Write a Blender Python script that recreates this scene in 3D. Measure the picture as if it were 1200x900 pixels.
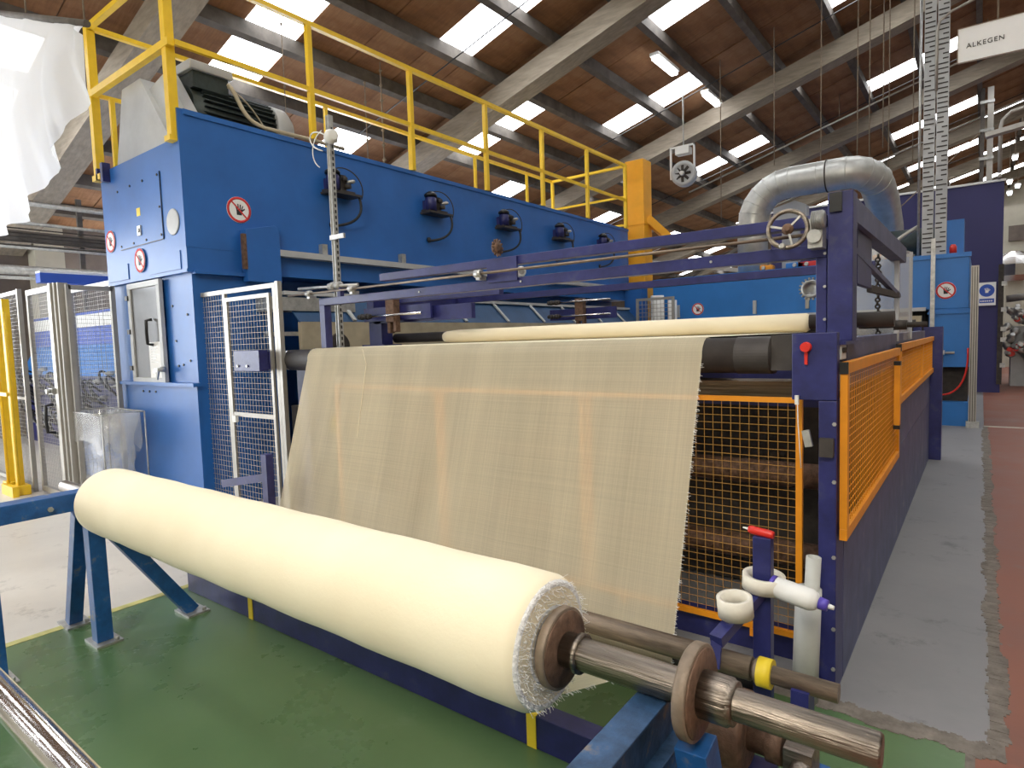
import bpy, math, random
from mathutils import Vector, Matrix
random.seed(7)
PI = math.pi
for o in list(bpy.data.objects): bpy.data.objects.remove(o)
SC = bpy.context.scene
COL = SC.collection

# ---------------------------------------------------------------- camera, world, light, exposure
YAW, PIT, ROL, FOC = 0.650387, 0.070704, -0.031980, 723.565
cf = Vector((-math.sin(YAW)*math.cos(PIT), math.cos(YAW)*math.cos(PIT), -math.sin(PIT)))
r0 = Vector((math.cos(YAW), math.sin(YAW), 0)); u0 = r0.cross(cf)
cr = math.cos(ROL)*r0 + math.sin(ROL)*u0
cu = -math.sin(ROL)*r0 + math.cos(ROL)*u0
cd = bpy.data.cameras.new('camera'); cam = bpy.data.objects.new('camera', cd); COL.objects.link(cam)
m3 = Matrix((cr, cu, -cf)).transposed()
cam.matrix_world = Matrix.Translation((0, 0, 1.6)) @ m3.to_4x4()
cd.sensor_fit = 'HORIZONTAL'; cd.sensor_width = 36; cd.lens = FOC/1200*36; cd.clip_start = .02; cd.clip_end = 200
SC.camera = cam
W = bpy.data.worlds.new('world'); SC.world = W; W.use_nodes = True
W.node_tree.nodes['Background'].inputs[0].default_value = (.85, .92, 1, 1)
W.node_tree.nodes['Background'].inputs[1].default_value = 1.0
SC.view_settings.view_transform = 'Standard'; SC.view_settings.look = 'None'
SC.view_settings.exposure = 0.45; SC.view_settings.gamma = 1; SC.view_settings.use_curve_mapping = False
SKY_L = 7.0          # radiance of the translucent roof lights
FILL_PANE_L = 5.0          # radiance of the glowing panes added on the left wall
def area(name, loc, aim, sx, sy, power, col):
    l = bpy.data.lights.new(name, 'AREA'); l.shape = 'RECTANGLE'; l.size = sx; l.size_y = sy; l.energy = power; l.color = col
    o = bpy.data.objects.new(name, l); COL.objects.link(o); o.location = loc
    o.rotation_euler = (Vector(aim)-Vector(loc)).to_track_quat('-Z', 'Y').to_euler()
    return o
area('left_daylight_fill', (-13.6, -2.0, 2.9), (-5, 2.6, 1.6), 6.5, 4.6, 340, (.9, .95, 1))  # added off-view area lamp for the cool daylight from the left

area('sheet_backlight', (-14.7, 9.0, 3.1), (-8.5, 2.2, 4.2), 5.0, 1.8, 900, (.93, .96, 1))  # added lamp that backlights the dust sheet; its window is made up
area('cloth_fill', (.6, -4.6, 6.6), (-2.4, 3.0, .9), 2.6, 2.6, 330, (1, .92, .78))  # added lamp behind the camera to brighten the cloth and roll

# ---------------------------------------------------------------- materials
def nt(name):
    m = bpy.data.materials.new(name); m.use_nodes = True; t = m.node_tree
    return m, t, t.nodes['Principled BSDF']
def ramp(t, src, stops):
    r = t.nodes.new('ShaderNodeValToRGB'); e = r.color_ramp.elements
    e[0].position, e[0].color = stops[0][0], (*stops[0][1], 1)
    e[1].position, e[1].color = stops[-1][0], (*stops[-1][1], 1)
    for p, c in stops[1:-1]:
        k = e.new(p); k.color = (*c, 1)
    t.links.new(src, r.inputs[0]); return r.outputs[0]
def noise(t, scale, detail=4, rough=.6, stretch=None, obj=True):
    tc = t.nodes.new('ShaderNodeTexCoord'); n = t.nodes.new('ShaderNodeTexNoise')
    n.inputs['Scale'].default_value = scale; n.inputs['Detail'].default_value = detail; n.inputs['Roughness'].default_value = rough
    src = tc.outputs['Object']
    if stretch:
        mp = t.nodes.new('ShaderNodeMapping'); mp.inputs['Scale'].default_value = stretch
        t.links.new(src, mp.inputs[0]); src = mp.outputs[0]
    t.links.new(src, n.inputs['Vector']); return n.outputs['Fac']
def bump(t, b, src, strength, dist=.01):
    n = t.nodes.new('ShaderNodeBump'); n.inputs['Strength'].default_value = strength; n.inputs['Distance'].default_value = dist
    t.links.new(src, n.inputs['Height']); t.links.new(n.outputs[0], b.inputs['Normal'])
def sc(c, k): return tuple(min(1, x*k) for x in c)
def mat(name, c, rough=.5, metal=0, var=.25, scale=6, bmp=.08, bs=60, stretch=None, wear=None, spec=.5):
    m, t, b = nt(name)
    n = noise(t, scale, stretch=stretch)
    st = [(.3, sc(c, 1-var)), (.7, sc(c, 1+var*.7))]
    if wear: st = [(.3, sc(c, 1-var)), (.6, sc(c, 1+var*.5)), (.72, wear)]
    t.links.new(ramp(t, n, st), b.inputs['Base Color'])
    b.inputs['Roughness'].default_value = rough; b.inputs['Metallic'].default_value = metal
    b.inputs['Specular IOR Level'].default_value = spec
    if bmp: bump(t, b, noise(t, bs, stretch=stretch), bmp)
    return m
M = {}
M['blue'] = mat('machine_blue_paint', (.020, .125, .42), .42, var=.12, scale=2, bmp=.03)
M['bright'] = mat('bright_blue_paint', (.020, .17, .50), .45, var=.1, scale=2, bmp=.03)
M['navy'] = mat('navy_paint', (.020, .023, .118), .40, var=.3, scale=9, bmp=.06, wear=(.045, .05, .13))
M['hood'] = mat('hood_navy_paint', (.018, .017, .105), .5, var=.08, scale=1, bmp=.0)
M['stand'] = mat('worn_blue_paint', (.012, .085, .27), .42, var=.3, scale=14, bmp=.1, wear=(.16, .17, .2))
M['greyblue'] = mat('scuffed_grey_blue_panel', (.075, .085, .17), .5, var=.3, scale=5, bmp=.06, wear=(.17, .17, .2))
M['yellow'] = mat('yellow_rail_paint', (.84, .55, .02), .4, var=.08, scale=8, bmp=.02)
M['orange'] = mat('orange_guard_paint', (.80, .30, .012), .45, var=.1, scale=8, bmp=.02)
M['amber'] = mat('amber_column_paint', (.88, .40, .015), .45, var=.1, scale=3, bmp=.02)
M['steel'] = mat('brushed_steel', (.27, .23, .19), .36, 1, var=.6, scale=3, bmp=.5, bs=9, stretch=(.6, 14, 14))
M['chrome'] = mat('polished_steel', (.7, .68, .66), .14, 1, var=.15, scale=5, bmp=.05, bs=20, stretch=(1, 20, 20))
M['rust'] = mat('rusty_brown_steel', (.17, .10, .065), .6, .4, var=.5, scale=30, bmp=.3)
M['rimtan'] = mat('worn_tan_steel_rim', (.26, .20, .145), .55, .3, var=.35, scale=12, bmp=.2)
M['darksteel'] = mat('dark_roller_rubber', (.045, .038, .034), .55, .1, var=.3, scale=9, bmp=.08)
M['alu'] = mat('aluminium_profile', (.40, .38, .34), .45, .5, var=.1, scale=5, bmp=.03)
M['galv'] = mat('galvanised_steel', (.47, .47, .45), .42, .65, var=.25, scale=18, bmp=.04)
M['black'] = mat('black_plastic', (.012, .012, .013), .4, var=.2)
M['dark'] = mat('dark_machine_brown', (.035, .028, .022), .7, var=.5, scale=12, bmp=.2)
M['white'] = mat('white_plastic', (.75, .75, .72), .45, var=.05, bmp=.02)
M['paleline'] = mat('faded_yellow_line_paint', (.50, .47, .16), .7, var=.35, scale=9)
M['milky'] = mat('milky_grey_plastic', (.47, .48, .45), .5, var=.08, bmp=.05)
M['bronze'] = mat('brown_steel_tube', (.24, .19, .145), .42, .6, var=.4, scale=7, bmp=.2, bs=40, stretch=(1, 8, 8))
M['card'] = mat('cream_tape_paper', (.72, .68, .58), .7, var=.08, scale=20, bmp=.03)
M['paper'] = mat('white_paper', (.8, .8, .78), .8, var=.03, bmp=0)
M['red'] = mat('red_enamel', (.62, .025, .015), .4, var=.1)
M['redprint'] = mat('sign_red_print', (.6, .03, .03), .6, var=.03, bmp=0)
M['blueprint'] = mat('sign_blue_print', (.03, .09, .42), .6, var=.03, bmp=0)
M['blackprint'] = mat('sign_black_print', (.015, .015, .015), .6, var=.03, bmp=0)
M['purple'] = mat('purple_plastic', (.09, .06, .42), .4, var=.1)
M['beige'] = mat('beige_machine_panel', (.42, .36, .25), .5, .1, var=.2, scale=4, bmp=.04)
M['green_motor'] = mat('dark_green_grey_motor', (.035, .05, .05), .5, .3, var=.3, scale=20)
M['ash'] = mat('pale_grey_paint', (.45, .46, .46), .5, var=.1, scale=4, bmp=.03)
M['wall'] = mat('cream_painted_wall', (.50, .47, .38), .8, var=.12, scale=1.5, bmp=.05)
M['darkwall'] = mat('grimy_grey_wall', (.16, .13, .11), .85, var=.35, scale=1.3, bmp=.1)
M['duct'] = mat('spiral_duct_steel', (.50, .50, .47), .40, .55, var=.18, scale=5, bmp=.08, bs=9)
M['rafter'] = mat('weathered_grey_rafter', (.30, .255, .195), .75, var=.25, scale=3, bmp=.2, bs=20, stretch=(1, 6, 6))
M['purlin'] = mat('sooty_grey_purlin', (.115, .10, .085), .8, var=.4, scale=4, bmp=.15)
M['rope'] = mat('dusty_rope', (.22, .17, .12), .9, var=.3, scale=20)
M['skirt'] = mat('dark_blue_skirt', (.014, .060, .15), .6, var=.15, scale=4)
M['standw'] = mat('scraped_blue_paint', (.030, .075, .16), .45, .2, var=.5, scale=16, bmp=.15, wear=(.20, .16, .13))
M['amberp'] = mat('yellow_tape', (.8, .6, .03), .5, var=.08)
M['clear_dark'] = mat('dark_acrylic', (.07, .065, .06), .35, 0, var=.4, scale=3, bmp=.02)

def roofboard():
    m, t, b = nt('brown_roof_board')
    n = noise(t, 2.2, 6, .65, (1, .35, 1)); n2 = noise(t, 9, 4, .6, (.25, 3, 1))
    mx = t.nodes.new('ShaderNodeMix'); mx.data_type = 'RGBA'; mx.blend_type = 'MULTIPLY'; mx.inputs[0].default_value = .6
    t.links.new(ramp(t, n, [(.28, (.16, .070, .029)), (.5, (.27, .128, .052)), (.75, (.37, .20, .098))]), mx.inputs[6])
    t.links.new(ramp(t, n2, [(.3, (.6, .55, .5)), (.7, (1, 1, 1))]), mx.inputs[7])
    t.links.new(mx.outputs[2], b.inputs['Base Color']); b.inputs['Roughness'].default_value = .85
    bump(t, b, n2, .3, .02); return m
M['roofboard'] = roofboard()

def glow(name, c, s):
    m = bpy.data.materials.new(name); m.use_nodes = True; t = m.node_tree; t.nodes.clear()
    e = t.nodes.new('ShaderNodeEmission'); e.inputs[0].default_value = (*c, 1); e.inputs[1].default_value = s
    o = t.nodes.new('ShaderNodeOutputMaterial'); t.links.new(e.outputs[0], o.inputs[0]); return m
M['skylight'] = glow('daylit_rooflight_sheet', (.95, .97, 1), SKY_L)
M['window'] = glow('added_pane_glow', (.9, .95, 1), FILL_PANE_L)  # glow of the added left-wall panes
M['tube'] = glow('lit_fluorescent_tube', (.93, .95, 1), 13)

def floor_mat(name, base, base2, rough, rs=.15, sc_=1.2, speck=(.2, .2, .18), bmp=.12):
    m, t, b = nt(name)
    n = noise(t, sc_, 8, .65); n2 = noise(t, 22, 5, .7); n3 = noise(t, 3.5, 8, .75)
    mx = t.nodes.new('ShaderNodeMix'); mx.data_type = 'RGBA'
    t.links.new(ramp(t, n, [(.3, base), (.7, base2)]), mx.inputs[6]); mx.inputs[7].default_value = (*speck, 1)
    t.links.new(ramp(t, n3, [(.57, (0, 0, 0)), (.70, (.75, .75, .75))]), mx.inputs[0])
    t.links.new(mx.outputs[2], b.inputs['Base Color'])
    t.links.new(ramp(t, n, [(.3, (rough-rs,)*3), (.7, (rough+rs,)*3)]), b.inputs['Roughness'])
    bump(t, b, n2, bmp, .006); return m
M['f_green'] = floor_mat('green_floor_paint', (.062, .125, .045), (.105, .18, .078), .30, .09, speck=(.12, .19, .10), bmp=.06)
M['f_grey'] = floor_mat('grey_floor_paint', (.18, .178, .185), (.25, .245, .25), .6, .08, speck=(.11, .11, .115))
M['f_red'] = floor_mat('red_brown_floor_paint', (.17, .062, .038), (.25, .095, .06), .55, .1, speck=(.17, .12, .10))
M['f_conc'] = floor_mat('pale_concrete_floor', (.52, .48, .42), (.66, .62, .55), .36, .1, speck=(.3, .27, .23))
M['f_dirt'] = floor_mat('chipped_dirty_concrete', (.10, .085, .07), (.24, .21, .18), .9, .05, sc_=14, speck=(.06, .05, .045), bmp=.8)

def cloth_mat():
    m, t, b = nt('cream_woven_cloth')
    tc = t.nodes.new('ShaderNodeTexCoord')
    n = noise(t, 40, 4, .7); n2 = noise(t, 2.5, 3, .5)
    t.links.new(ramp(t, n2, [(.3, (.82, .72, .51)), (.7, (.88, .79, .58))]), b.inputs['Base Color'])
    b.inputs['Roughness'].default_value = .95; b.inputs['Specular IOR Level'].default_value = .15
    b.inputs['Sheen Weight'].default_value = .2
    bump(t, b, n, .25, .004); return m
M['cloth'] = cloth_mat()
M['clothend'] = mat('white_frayed_cloth_edge', (.86, .85, .83), .95, var=.10, scale=60, bmp=1.0, bs=70, spec=.1)
def sheer(name, col, opac, wsc, lo, hi):
    # open weave: warp and weft threads leave small holes; streaks follow the warp
    m = bpy.data.materials.new(name); m.use_nodes = True; t = m.node_tree; t.nodes.clear()
    out = t.nodes.new('ShaderNodeOutputMaterial'); mix = t.nodes.new('ShaderNodeMixShader')
    tr = t.nodes.new('ShaderNodeBsdfTransparent'); add = t.nodes.new('ShaderNodeMixShader')
    df = t.nodes.new('ShaderNodeBsdfDiffuse'); tl = t.nodes.new('ShaderNodeBsdfTranslucent')
    uv = t.nodes.new('ShaderNodeTexCoord'); sep = t.nodes.new('ShaderNodeSeparateXYZ'); t.links.new(uv.outputs['UV'], sep.inputs[0])
    def mth(op, a, b=None):
        n = t.nodes.new('ShaderNodeMath'); n.operation = op
        for i, v in enumerate((a, b)):
            if v is None: continue
            if isinstance(v, (int, float)): n.inputs[i].default_value = v
            else: t.links.new(v, n.inputs[i])
        return n.outputs[0]
    def thread(ax, s, seed):
        mp = t.nodes.new('ShaderNodeMapping'); t.links.new(uv.outputs['UV'], mp.inputs[0])
        mp.inputs['Scale'].default_value = (s, .6, 1) if ax == 0 else (.6, s, 1); mp.inputs['Location'].default_value = (seed, seed, 0)
        n = t.nodes.new('ShaderNodeTexNoise'); n.inputs['Scale'].default_value = 1; n.inputs['Detail'].default_value = 2
        t.links.new(mp.outputs[0], n.inputs['Vector']); return n.outputs['Fac']
    wx = mth('SINE', mth('MULTIPLY', sep.outputs[0], wsc)); wy = mth('SINE', mth('MULTIPLY', sep.outputs[1], wsc))
    a = mth('MULTIPLY', mth('ADD', thread(0, 170, 3), thread(1, 190, 9)), .5)
    a = mth('ADD', mth('MULTIPLY', mth('SUBTRACT', a, .5), .42), opac)
    a = mth('ADD', a, mth('MULTIPLY', mth('ADD', wx, wy), .06))
    a = mth('ADD', a, mth('MULTIPLY', mth('SUBTRACT', thread(0, 5, 5), .5), .30))
    a = mth('MAXIMUM', mth('MINIMUM', a, hi), lo)
    df.inputs[0].default_value = (*col, 1); tl.inputs[0].default_value = (*col, 1)
    t.links.new(df.outputs[0], add.inputs[1]); t.links.new(tl.outputs[0], add.inputs[2]); add.inputs[0].default_value = .35
    t.links.new(tr.outputs[0], mix.inputs[1]); t.links.new(add.outputs[0], mix.inputs[2]); t.links.new(a, mix.inputs[0])
    t.links.new(mix.outputs[0], out.inputs[0]); return m
M['sheer'] = sheer('sheer_open_weave_cloth', (.88, .78, .56), .68, 1500, .45, .9)
def film(name, col, opac, tl_=.5, gl=.12):
    m = bpy.data.materials.new(name); m.use_nodes = True; t = m.node_tree; t.nodes.clear()
    out = t.nodes.new('ShaderNodeOutputMaterial'); mix = t.nodes.new('ShaderNodeMixShader'); add = t.nodes.new('ShaderNodeMixShader')
    g = t.nodes.new('ShaderNodeMixShader'); gs = t.nodes.new('ShaderNodeBsdfGlossy'); gs.inputs['Roughness'].default_value = .18
    tr = t.nodes.new('ShaderNodeBsdfTransparent'); df = t.nodes.new('ShaderNodeBsdfDiffuse'); tl = t.nodes.new('ShaderNodeBsdfTranslucent')
    df.inputs[0].default_value = (*col, 1); tl.inputs[0].default_value = (*col, 1)
    t.links.new(df.outputs[0], add.inputs[1]); t.links.new(tl.outputs[0], add.inputs[2]); add.inputs[0].default_value = tl_
    t.links.new(tr.outputs[0], mix.inputs[1]); t.links.new(add.outputs[0], mix.inputs[2]); mix.inputs[0].default_value = opac
    t.links.new(mix.outputs[0], g.inputs[1]); t.links.new(gs.outputs[0], g.inputs[2]); g.inputs[0].default_value = gl
    t.links.new(g.outputs[0], out.inputs[0]); return m
M['poly'] = film('white_polythene', (.93, .94, .95), .95, .55, .02)
M['clear'] = film('clear_polythene', (.8, .8, .78), .33, .4, .16)
M['glass'] = film('clear_acrylic', (.6, .6, .58), .12, .3, .07)

# ---------------------------------------------------------------- mesh helpers
class MB:
    def __init__(s): s.v = []; s.f = []; s.sm = []; s.uv = None
    def add(s, vs, fs, smooth=False):
        b = len(s.v); s.v += [tuple(p) for p in vs]
        s.f += [tuple(i+b for i in f) for f in fs]; s.sm += [smooth]*len(fs); return s
    def box(s, x0, x1, y0, y1, z0, z1):
        return s.add([(x0,y0,z0),(x1,y0,z0),(x1,y1,z0),(x0,y1,z0),(x0,y0,z1),(x1,y0,z1),(x1,y1,z1),(x0,y1,z1)],
                     [(0,3,2,1),(4,5,6,7),(0,1,5,4),(1,2,6,5),(2,3,7,6),(3,0,4,7)])
    def bar(s, p0, p1, w, h, up=(0,0,1)):
        p0, p1, up = Vector(p0), Vector(p1), Vector(up); d = (p1-p0).normalized()
        a = d.cross(up)
        if a.length < 1e-4: a = d.cross(Vector((1,0,0)))
        a.normalize(); b = a.cross(d); a = a*w/2; b = b*h/2
        vs = [p0-a-b, p0+a-b, p0+a+b, p0-a+b, p1-a-b, p1+a-b, p1+a+b, p1-a+b]
        return s.add(vs, [(0,3,2,1),(4,5,6,7),(0,1,5,4),(1,2,6,5),(2,3,7,6),(3,0,4,7)])
    def ring(s, c, d, r, n):
        d = Vector(d).normalized(); a = d.cross(Vector((0,0,1)))
        if a.length < 1e-3: a = d.cross(Vector((1,0,0)))
        a.normalize(); b = d.cross(a)
        return [Vector(c)+r*(math.cos(2*PI*i/n)*a+math.sin(2*PI*i/n)*b) for i in range(n)]
    def lathe(s, p0, d, prof, n=24, closed=False, smooth=True):
        """prof: list of (t along d, radius)"""
        d = Vector(d).normalized(); p0 = Vector(p0); b = len(s.v)
        for t, r in prof: s.v += [tuple(p) for p in s.ring(p0+d*t, d, max(r, 1e-4), n)]
        k = len(prof); rng = range(k if closed else k-1)
        for j in rng:
            j2 = (j+1) % k
            for i in range(n):
                i2 = (i+1) % n
                s.f.append((b+j*n+i, b+j*n+i2, b+j2*n+i2, b+j2*n+i)); s.sm.append(smooth)
        if not closed:
            s.f.append(tuple(b+i for i in range(n))[::-1]); s.sm.append(False)
            s.f.append(tuple(b+(k-1)*n+i for i in range(n))); s.sm.append(False)
        return s
    def cyl(s, p0, p1, r, n=16, r1=None):
        p0, p1 = Vector(p0), Vector(p1); L = (p1-p0).length
        return s.lathe(p0, p1-p0, [(0, r), (L, r if r1 is None else r1)], n)
    def tube(s, pts, r, n=8):
        pts = [Vector(p) for p in pts]; b = len(s.v); k = len(pts); prev = None
        for j, p in enumerate(pts):
            d = (pts[min(j+1, k-1)]-pts[max(j-1, 0)]).normalized()
            if prev is None:
                a = d.cross(Vector((0,0,1)))
                if a.length < 1e-3: a = d.cross(Vector((1,0,0)))
            else: a = prev - d*prev.dot(d)
            a.normalize(); prev = a; c = d.cross(a)
            rr = r[j] if isinstance(r, (list, tuple)) else r
            s.v += [tuple(p+rr*(math.cos(2*PI*i/n)*a+math.sin(2*PI*i/n)*c)) for i in range(n)]
        for j in range(k-1):
            for i in range(n):
                i2 = (i+1) % n
                s.f.append((b+j*n+i, b+j*n+i2, b+(j+1)*n+i2, b+(j+1)*n+i)); s.sm.append(True)
        s.f.append(tuple(b+i for i in range(n))[::-1]); s.sm.append(False)
        s.f.append(tuple(b+(k-1)*n+i for i in range(n))); s.sm.append(False); return s
    def torus(s, c, d, R, r, n=32, m=10):
        d = Vector(d).normalized()
        prof = [(r*math.sin(2*PI*j/m), R+r*math.cos(2*PI*j/m)) for j in range(m)]
        return s.lathe(c, d, prof, n, closed=True)
    def prism(s, poly, ext):
        n = len(poly); e = Vector(ext); vs = [Vector(p) for p in poly]+[Vector(p)+e for p in poly]
        fs = [tuple(range(n))[::-1], tuple(range(n, 2*n))]+[(i, (i+1) % n, n+(i+1) % n, n+i) for i in range(n)]
        return s.add(vs, fs)
    def wire(s, p0, p1, r=.0018):
        p0, p1 = Vector(p0), Vector(p1); d = (p1-p0).normalized()
        a = d.cross(Vector((.3,.5,.8))).normalized()*r; b = d.cross(a).normalized()*r
        return s.add([p0+a, p0+b, p0-a, p0-b, p1+a, p1+b, p1-a, p1-b], [(0,1,5,4),(1,2,6,5),(2,3,7,6),(3,0,4,7)])
    def mesh(s, name, off=(0,0,0)):
        me = bpy.data.meshes.new(name); ox, oy, oz = off
        me.from_pydata([(x-ox, y-oy, z-oz) for x, y, z in s.v], [], s.f)
        me.polygons.foreach_set('use_smooth', s.sm)
        if s.uv:
            l = me.uv_layers.new(name='UVMap')
            for i, lp in enumerate(me.loops): l.data[i].uv = s.uv[lp.vertex_index]
        me.update(); return me
WL = {}   # world origin of each object
def tag(o, label=None, cat=None, group=None, kind=None):
    if label: o['label'] = label
    if cat: o['category'] = cat
    if group: o['group'] = group
    if kind: o['kind'] = kind
    return o
def obj(name, mb, m, parent=None, label=None, cat=None, group=None, kind=None, bevel=0):
    if parent is None:
        xs, ys, zs = zip(*mb.v); off = ((min(xs)+max(xs))/2, (min(ys)+max(ys))/2, min(zs))
    else: off = WL[parent.name]
    me = mb.mesh(name, off); me.materials.append(M[m] if isinstance(m, str) else m)
    o = bpy.data.objects.new(name, me); COL.objects.link(o)
    if parent is None: o.location = off
    else: o.parent = parent
    WL[o.name] = off
    if bevel:
        b = o.modifiers.new('bevel', 'BEVEL'); b.width = bevel; b.segments = 2; b.limit_method = 'ANGLE'
    return tag(o, label, cat, group, kind)
def thing(name, loc, label, cat, group=None):
    o = bpy.data.objects.new(name, None); COL.objects.link(o); o.location = loc; o.empty_display_size = .1
    WL[o.name] = tuple(loc); return tag(o, label, cat, group)
def copy_tree(o, off, label=None, parent=None):
    c = o.copy(); COL.objects.link(c)
    if parent is None:
        c.location = Vector(o.location)+Vector(off); WL[c.name] = tuple(c.location)
        if label: c['label'] = label
    else: c.parent = parent; WL[c.name] = tuple(Vector(WL[o.name])+Vector(off))
    for ch in list(o.children): copy_tree(ch, off, None, c)
    return c
def B(*a): return MB().box(*a)
def grid_wires(mb, o, u, v, lu, lv, su, sv, r=.0018):
    o, u, v = Vector(o), Vector(u).normalized(), Vector(v).normalized()
    n = int(lu/su)
    for i in range(1, n+1):
        p = o+u*(lu*i/(n+1)); mb.wire(p, p+v*lv, r)
    n = int(lv/sv)
    for i in range(1, n+1):
        p = o+v*(lv*i/(n+1)); mb.wire(p, p+u*lu, r)
    return mb
def bez(p0, p1, p2, p3, n=10):
    P = [Vector(p) for p in (p0, p1, p2, p3)]; out = []
    for i in range(n+1):
        t = i/n; out.append(P[0]*(1-t)**3+3*P[1]*t*(1-t)**2+3*P[2]*t*t*(1-t)+P[3]*t**3)
    return out
def proj(p):
    v = Vector(p)-Vector((0,0,1.6)); z = v.dot(cf)
    if z < .3: return None
    return 600+FOC*v.dot(cr)/z, 450-FOC*v.dot(cu)/z, z

# ================================================================ THE SETTING
def struct(name, mb, m, parent=None, bevel=0):
    o = obj(name, mb, m, parent, bevel=bevel)
    if parent is None: o['kind'] = 'structure'
    return o
# floor zones, side by side
XG0, XG1, YG = -4.25, -.02, 2.78
struct('floor', B(-15.2, XG0-.03, -9, 42, -.1, 0), 'f_conc')
struct('floor', B(XG0-.03, XG1, -9, YG, -.1, 0), 'f_green')
struct('floor', B(XG0-.03, .06, YG+.07, 42, -.1, 0), 'f_grey')
struct('floor', B(.10, 9, YG+.0, 12.2, -.1, 0), 'f_red')
struct('floor', B(XG1+.03, 9, -9, YG, -.1, 0), 'f_red')
struct('floor', B(.06, 9, 12.32, 42, -.1, 0), 'f_red')
struct('trim_1', B(XG0-.06, XG0, -9, YG, -.01, .002), 'paleline')
struct('trim_2', B(.06, 9, 12.2, 12.32, -.02, .001), 'wall')
def jag(name, x0, x1, y0, y1, along):
    """broken strip of chipped screed at the edge of the painted floor"""
    mb = MB(); n = 420 if along == 'y' else 70; a = b = 0
    for i in range(n):
        t0 = i/n; t1 = (i+1)/n; h = .001+random.random()*.004; a = max(0, min(.03, a+random.uniform(-.012, .012))); b = max(0, min(.03, b+random.uniform(-.012, .012)))
        if along == 'y': mb.box(x0-a, x1+b, y0+(y1-y0)*t0, y0+(y1-y0)*t1, -.02, h)
        else: mb.box(x0+(x1-x0)*t0, x0+(x1-x0)*t1, y0-a, y1+b, -.02, h)
    return struct(name, mb, 'f_dirt')
jag('trim_3', .055, .10, YG, 12.2, 'y')
jag('trim_4', -.60, .10, YG, YG+.07, 'x')
struct('trim_5', B(XG0-.03, -.60, YG, YG+.07, -.1, 0), 'f_dirt')
struct('trim_6', B(XG1, XG1+.03, -9, YG, -.1, .001), 'f_dirt')
# walls
wl = struct('wall_left', B(-15.35, -15.2, -9, 42, 0, 4.6), 'darkwall')
w1 = struct('added_daylight_panes', B(-15.2, -15.17, -5.2, 1.2, .4, 4.2), 'window')  # unseen glowing panes, added to carry the daylight from the left
fr = MB()
for y in [-5.2+.8*i for i in range(9)]: fr.box(-15.17, -15.12, y-.03, y+.03, .4, 4.2)
for z in (.4, 1.6, 2.9, 4.2): fr.box(-15.17, -15.12, -5.2, 1.2, z-.03, z+.03)
obj('added_pane_frame', fr, 'alu', w1)
w2 = struct('added_backlight_panes', B(-15.2, -15.17, 6.5, 12.5, 2.2, 4.1), 'window')  # made-up glowing panes hidden by the cabinet, behind the sheet's backlight
fr = MB()
for y in [6.5+1.0*i for i in range(7)]: fr.box(-15.17, -15.12, y-.03, y+.03, 2.2, 4.1)
obj('added_pane_frame', fr, 'alu', w2)
struct('wall_right', B(9, 9.15, -9, 42, 0, 11.4), 'wall')
struct('wall_back', B(-15.2, 9, 42, 42.15, 0, 11.4), 'wall')
struct('wall_front', B(-15.2, 9, -9.15, -9, 0, 11.4), 'wall')
for i, y in enumerate((4.4, 10, 15.6)):   # pilasters of the left wall
    obj('pilaster', B(-15.2, -14.8, y-.25, y+.25, 0, 4.2), 'wall', wl)

# ceiling: boards, rooflight sheets, purlins and rafters all on one slope
S = .29
def zd(x): return 8.6+S*x
PX = [-6.0+1.17*k for k in range(-8, 14)]
PX[-1] = 9.0
ceil = struct('ceiling', MB().add([(-15.4,-9.1,zd(-15.4)+.06),(9.1,-9.1,zd(9.1)+.06),(9.1,42.1,zd(9.1)+.06),(-15.4,42.1,zd(-15.4)+.06),
    (-15.4,-9.1,zd(-15.4)+.12),(9.1,-9.1,zd(9.1)+.12),(9.1,42.1,zd(9.1)+.12),(-15.4,42.1,zd(-15.4)+.12)],
    [(0,3,2,1),(4,5,6,7),(0,1,5,4),(1,2,6,5),(2,3,7,6),(3,0,4,7)]), 'purlin')
def slab_pts(x0, x1, y0, y1, dz, th):
    return [(x0,y0,zd(x0)+dz),(x1,y0,zd(x1)+dz),(x1,y1,zd(x1)+dz),(x0,y1,zd(x0)+dz),
            (x0,y0,zd(x0)+dz+th),(x1,y0,zd(x1)+dz+th),(x1,y1,zd(x1)+dz+th),(x0,y1,zd(x0)+dz+th)]
BF = [(0,3,2,1),(4,5,6,7),(0,1,5,4),(1,2,6,5),(2,3,7,6),(3,0,4,7)]
cells = []; panes = []
for n in range(-5, 14):
    y0 = 5.0+2.72*n; odd = (n % 2 == 0)
    for k in range(len(PX)-1):
        kk = (k-8) % 4; lit = kk in ((1, 2) if odd else (3, 0))
        if (k-8) in (-8, -7): lit = False
        x0, x1 = PX[k], PX[k+1]
        for j, (a, b) in enumerate(((0, .8), (.8, 1.76), (1.76, 2.72))):
            c = (x0+.008, x1-.008, y0+a+.007, y0+b-.007)
            if j == 0 and lit: panes.append(c)
            else: cells.append(c)
def seen(c):
    p = [proj((x, y, zd(x))) for x in (c[0], c[1]) for y in (c[2], c[3])]
    if any(q is None for q in p): return 0
    xs = [q[0] for q in p]; ys = [q[1] for q in p]
    if max(xs) < 0 or min(xs) > 1200 or max(ys) < 0 or min(ys) > 420: return 0
    return (min(1200, max(xs))-max(0, min(xs)))*(max(ys)-max(0, min(ys)))
cells.sort(key=lambda c: -seen(c)); rest = MB()
sh = {}
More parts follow.
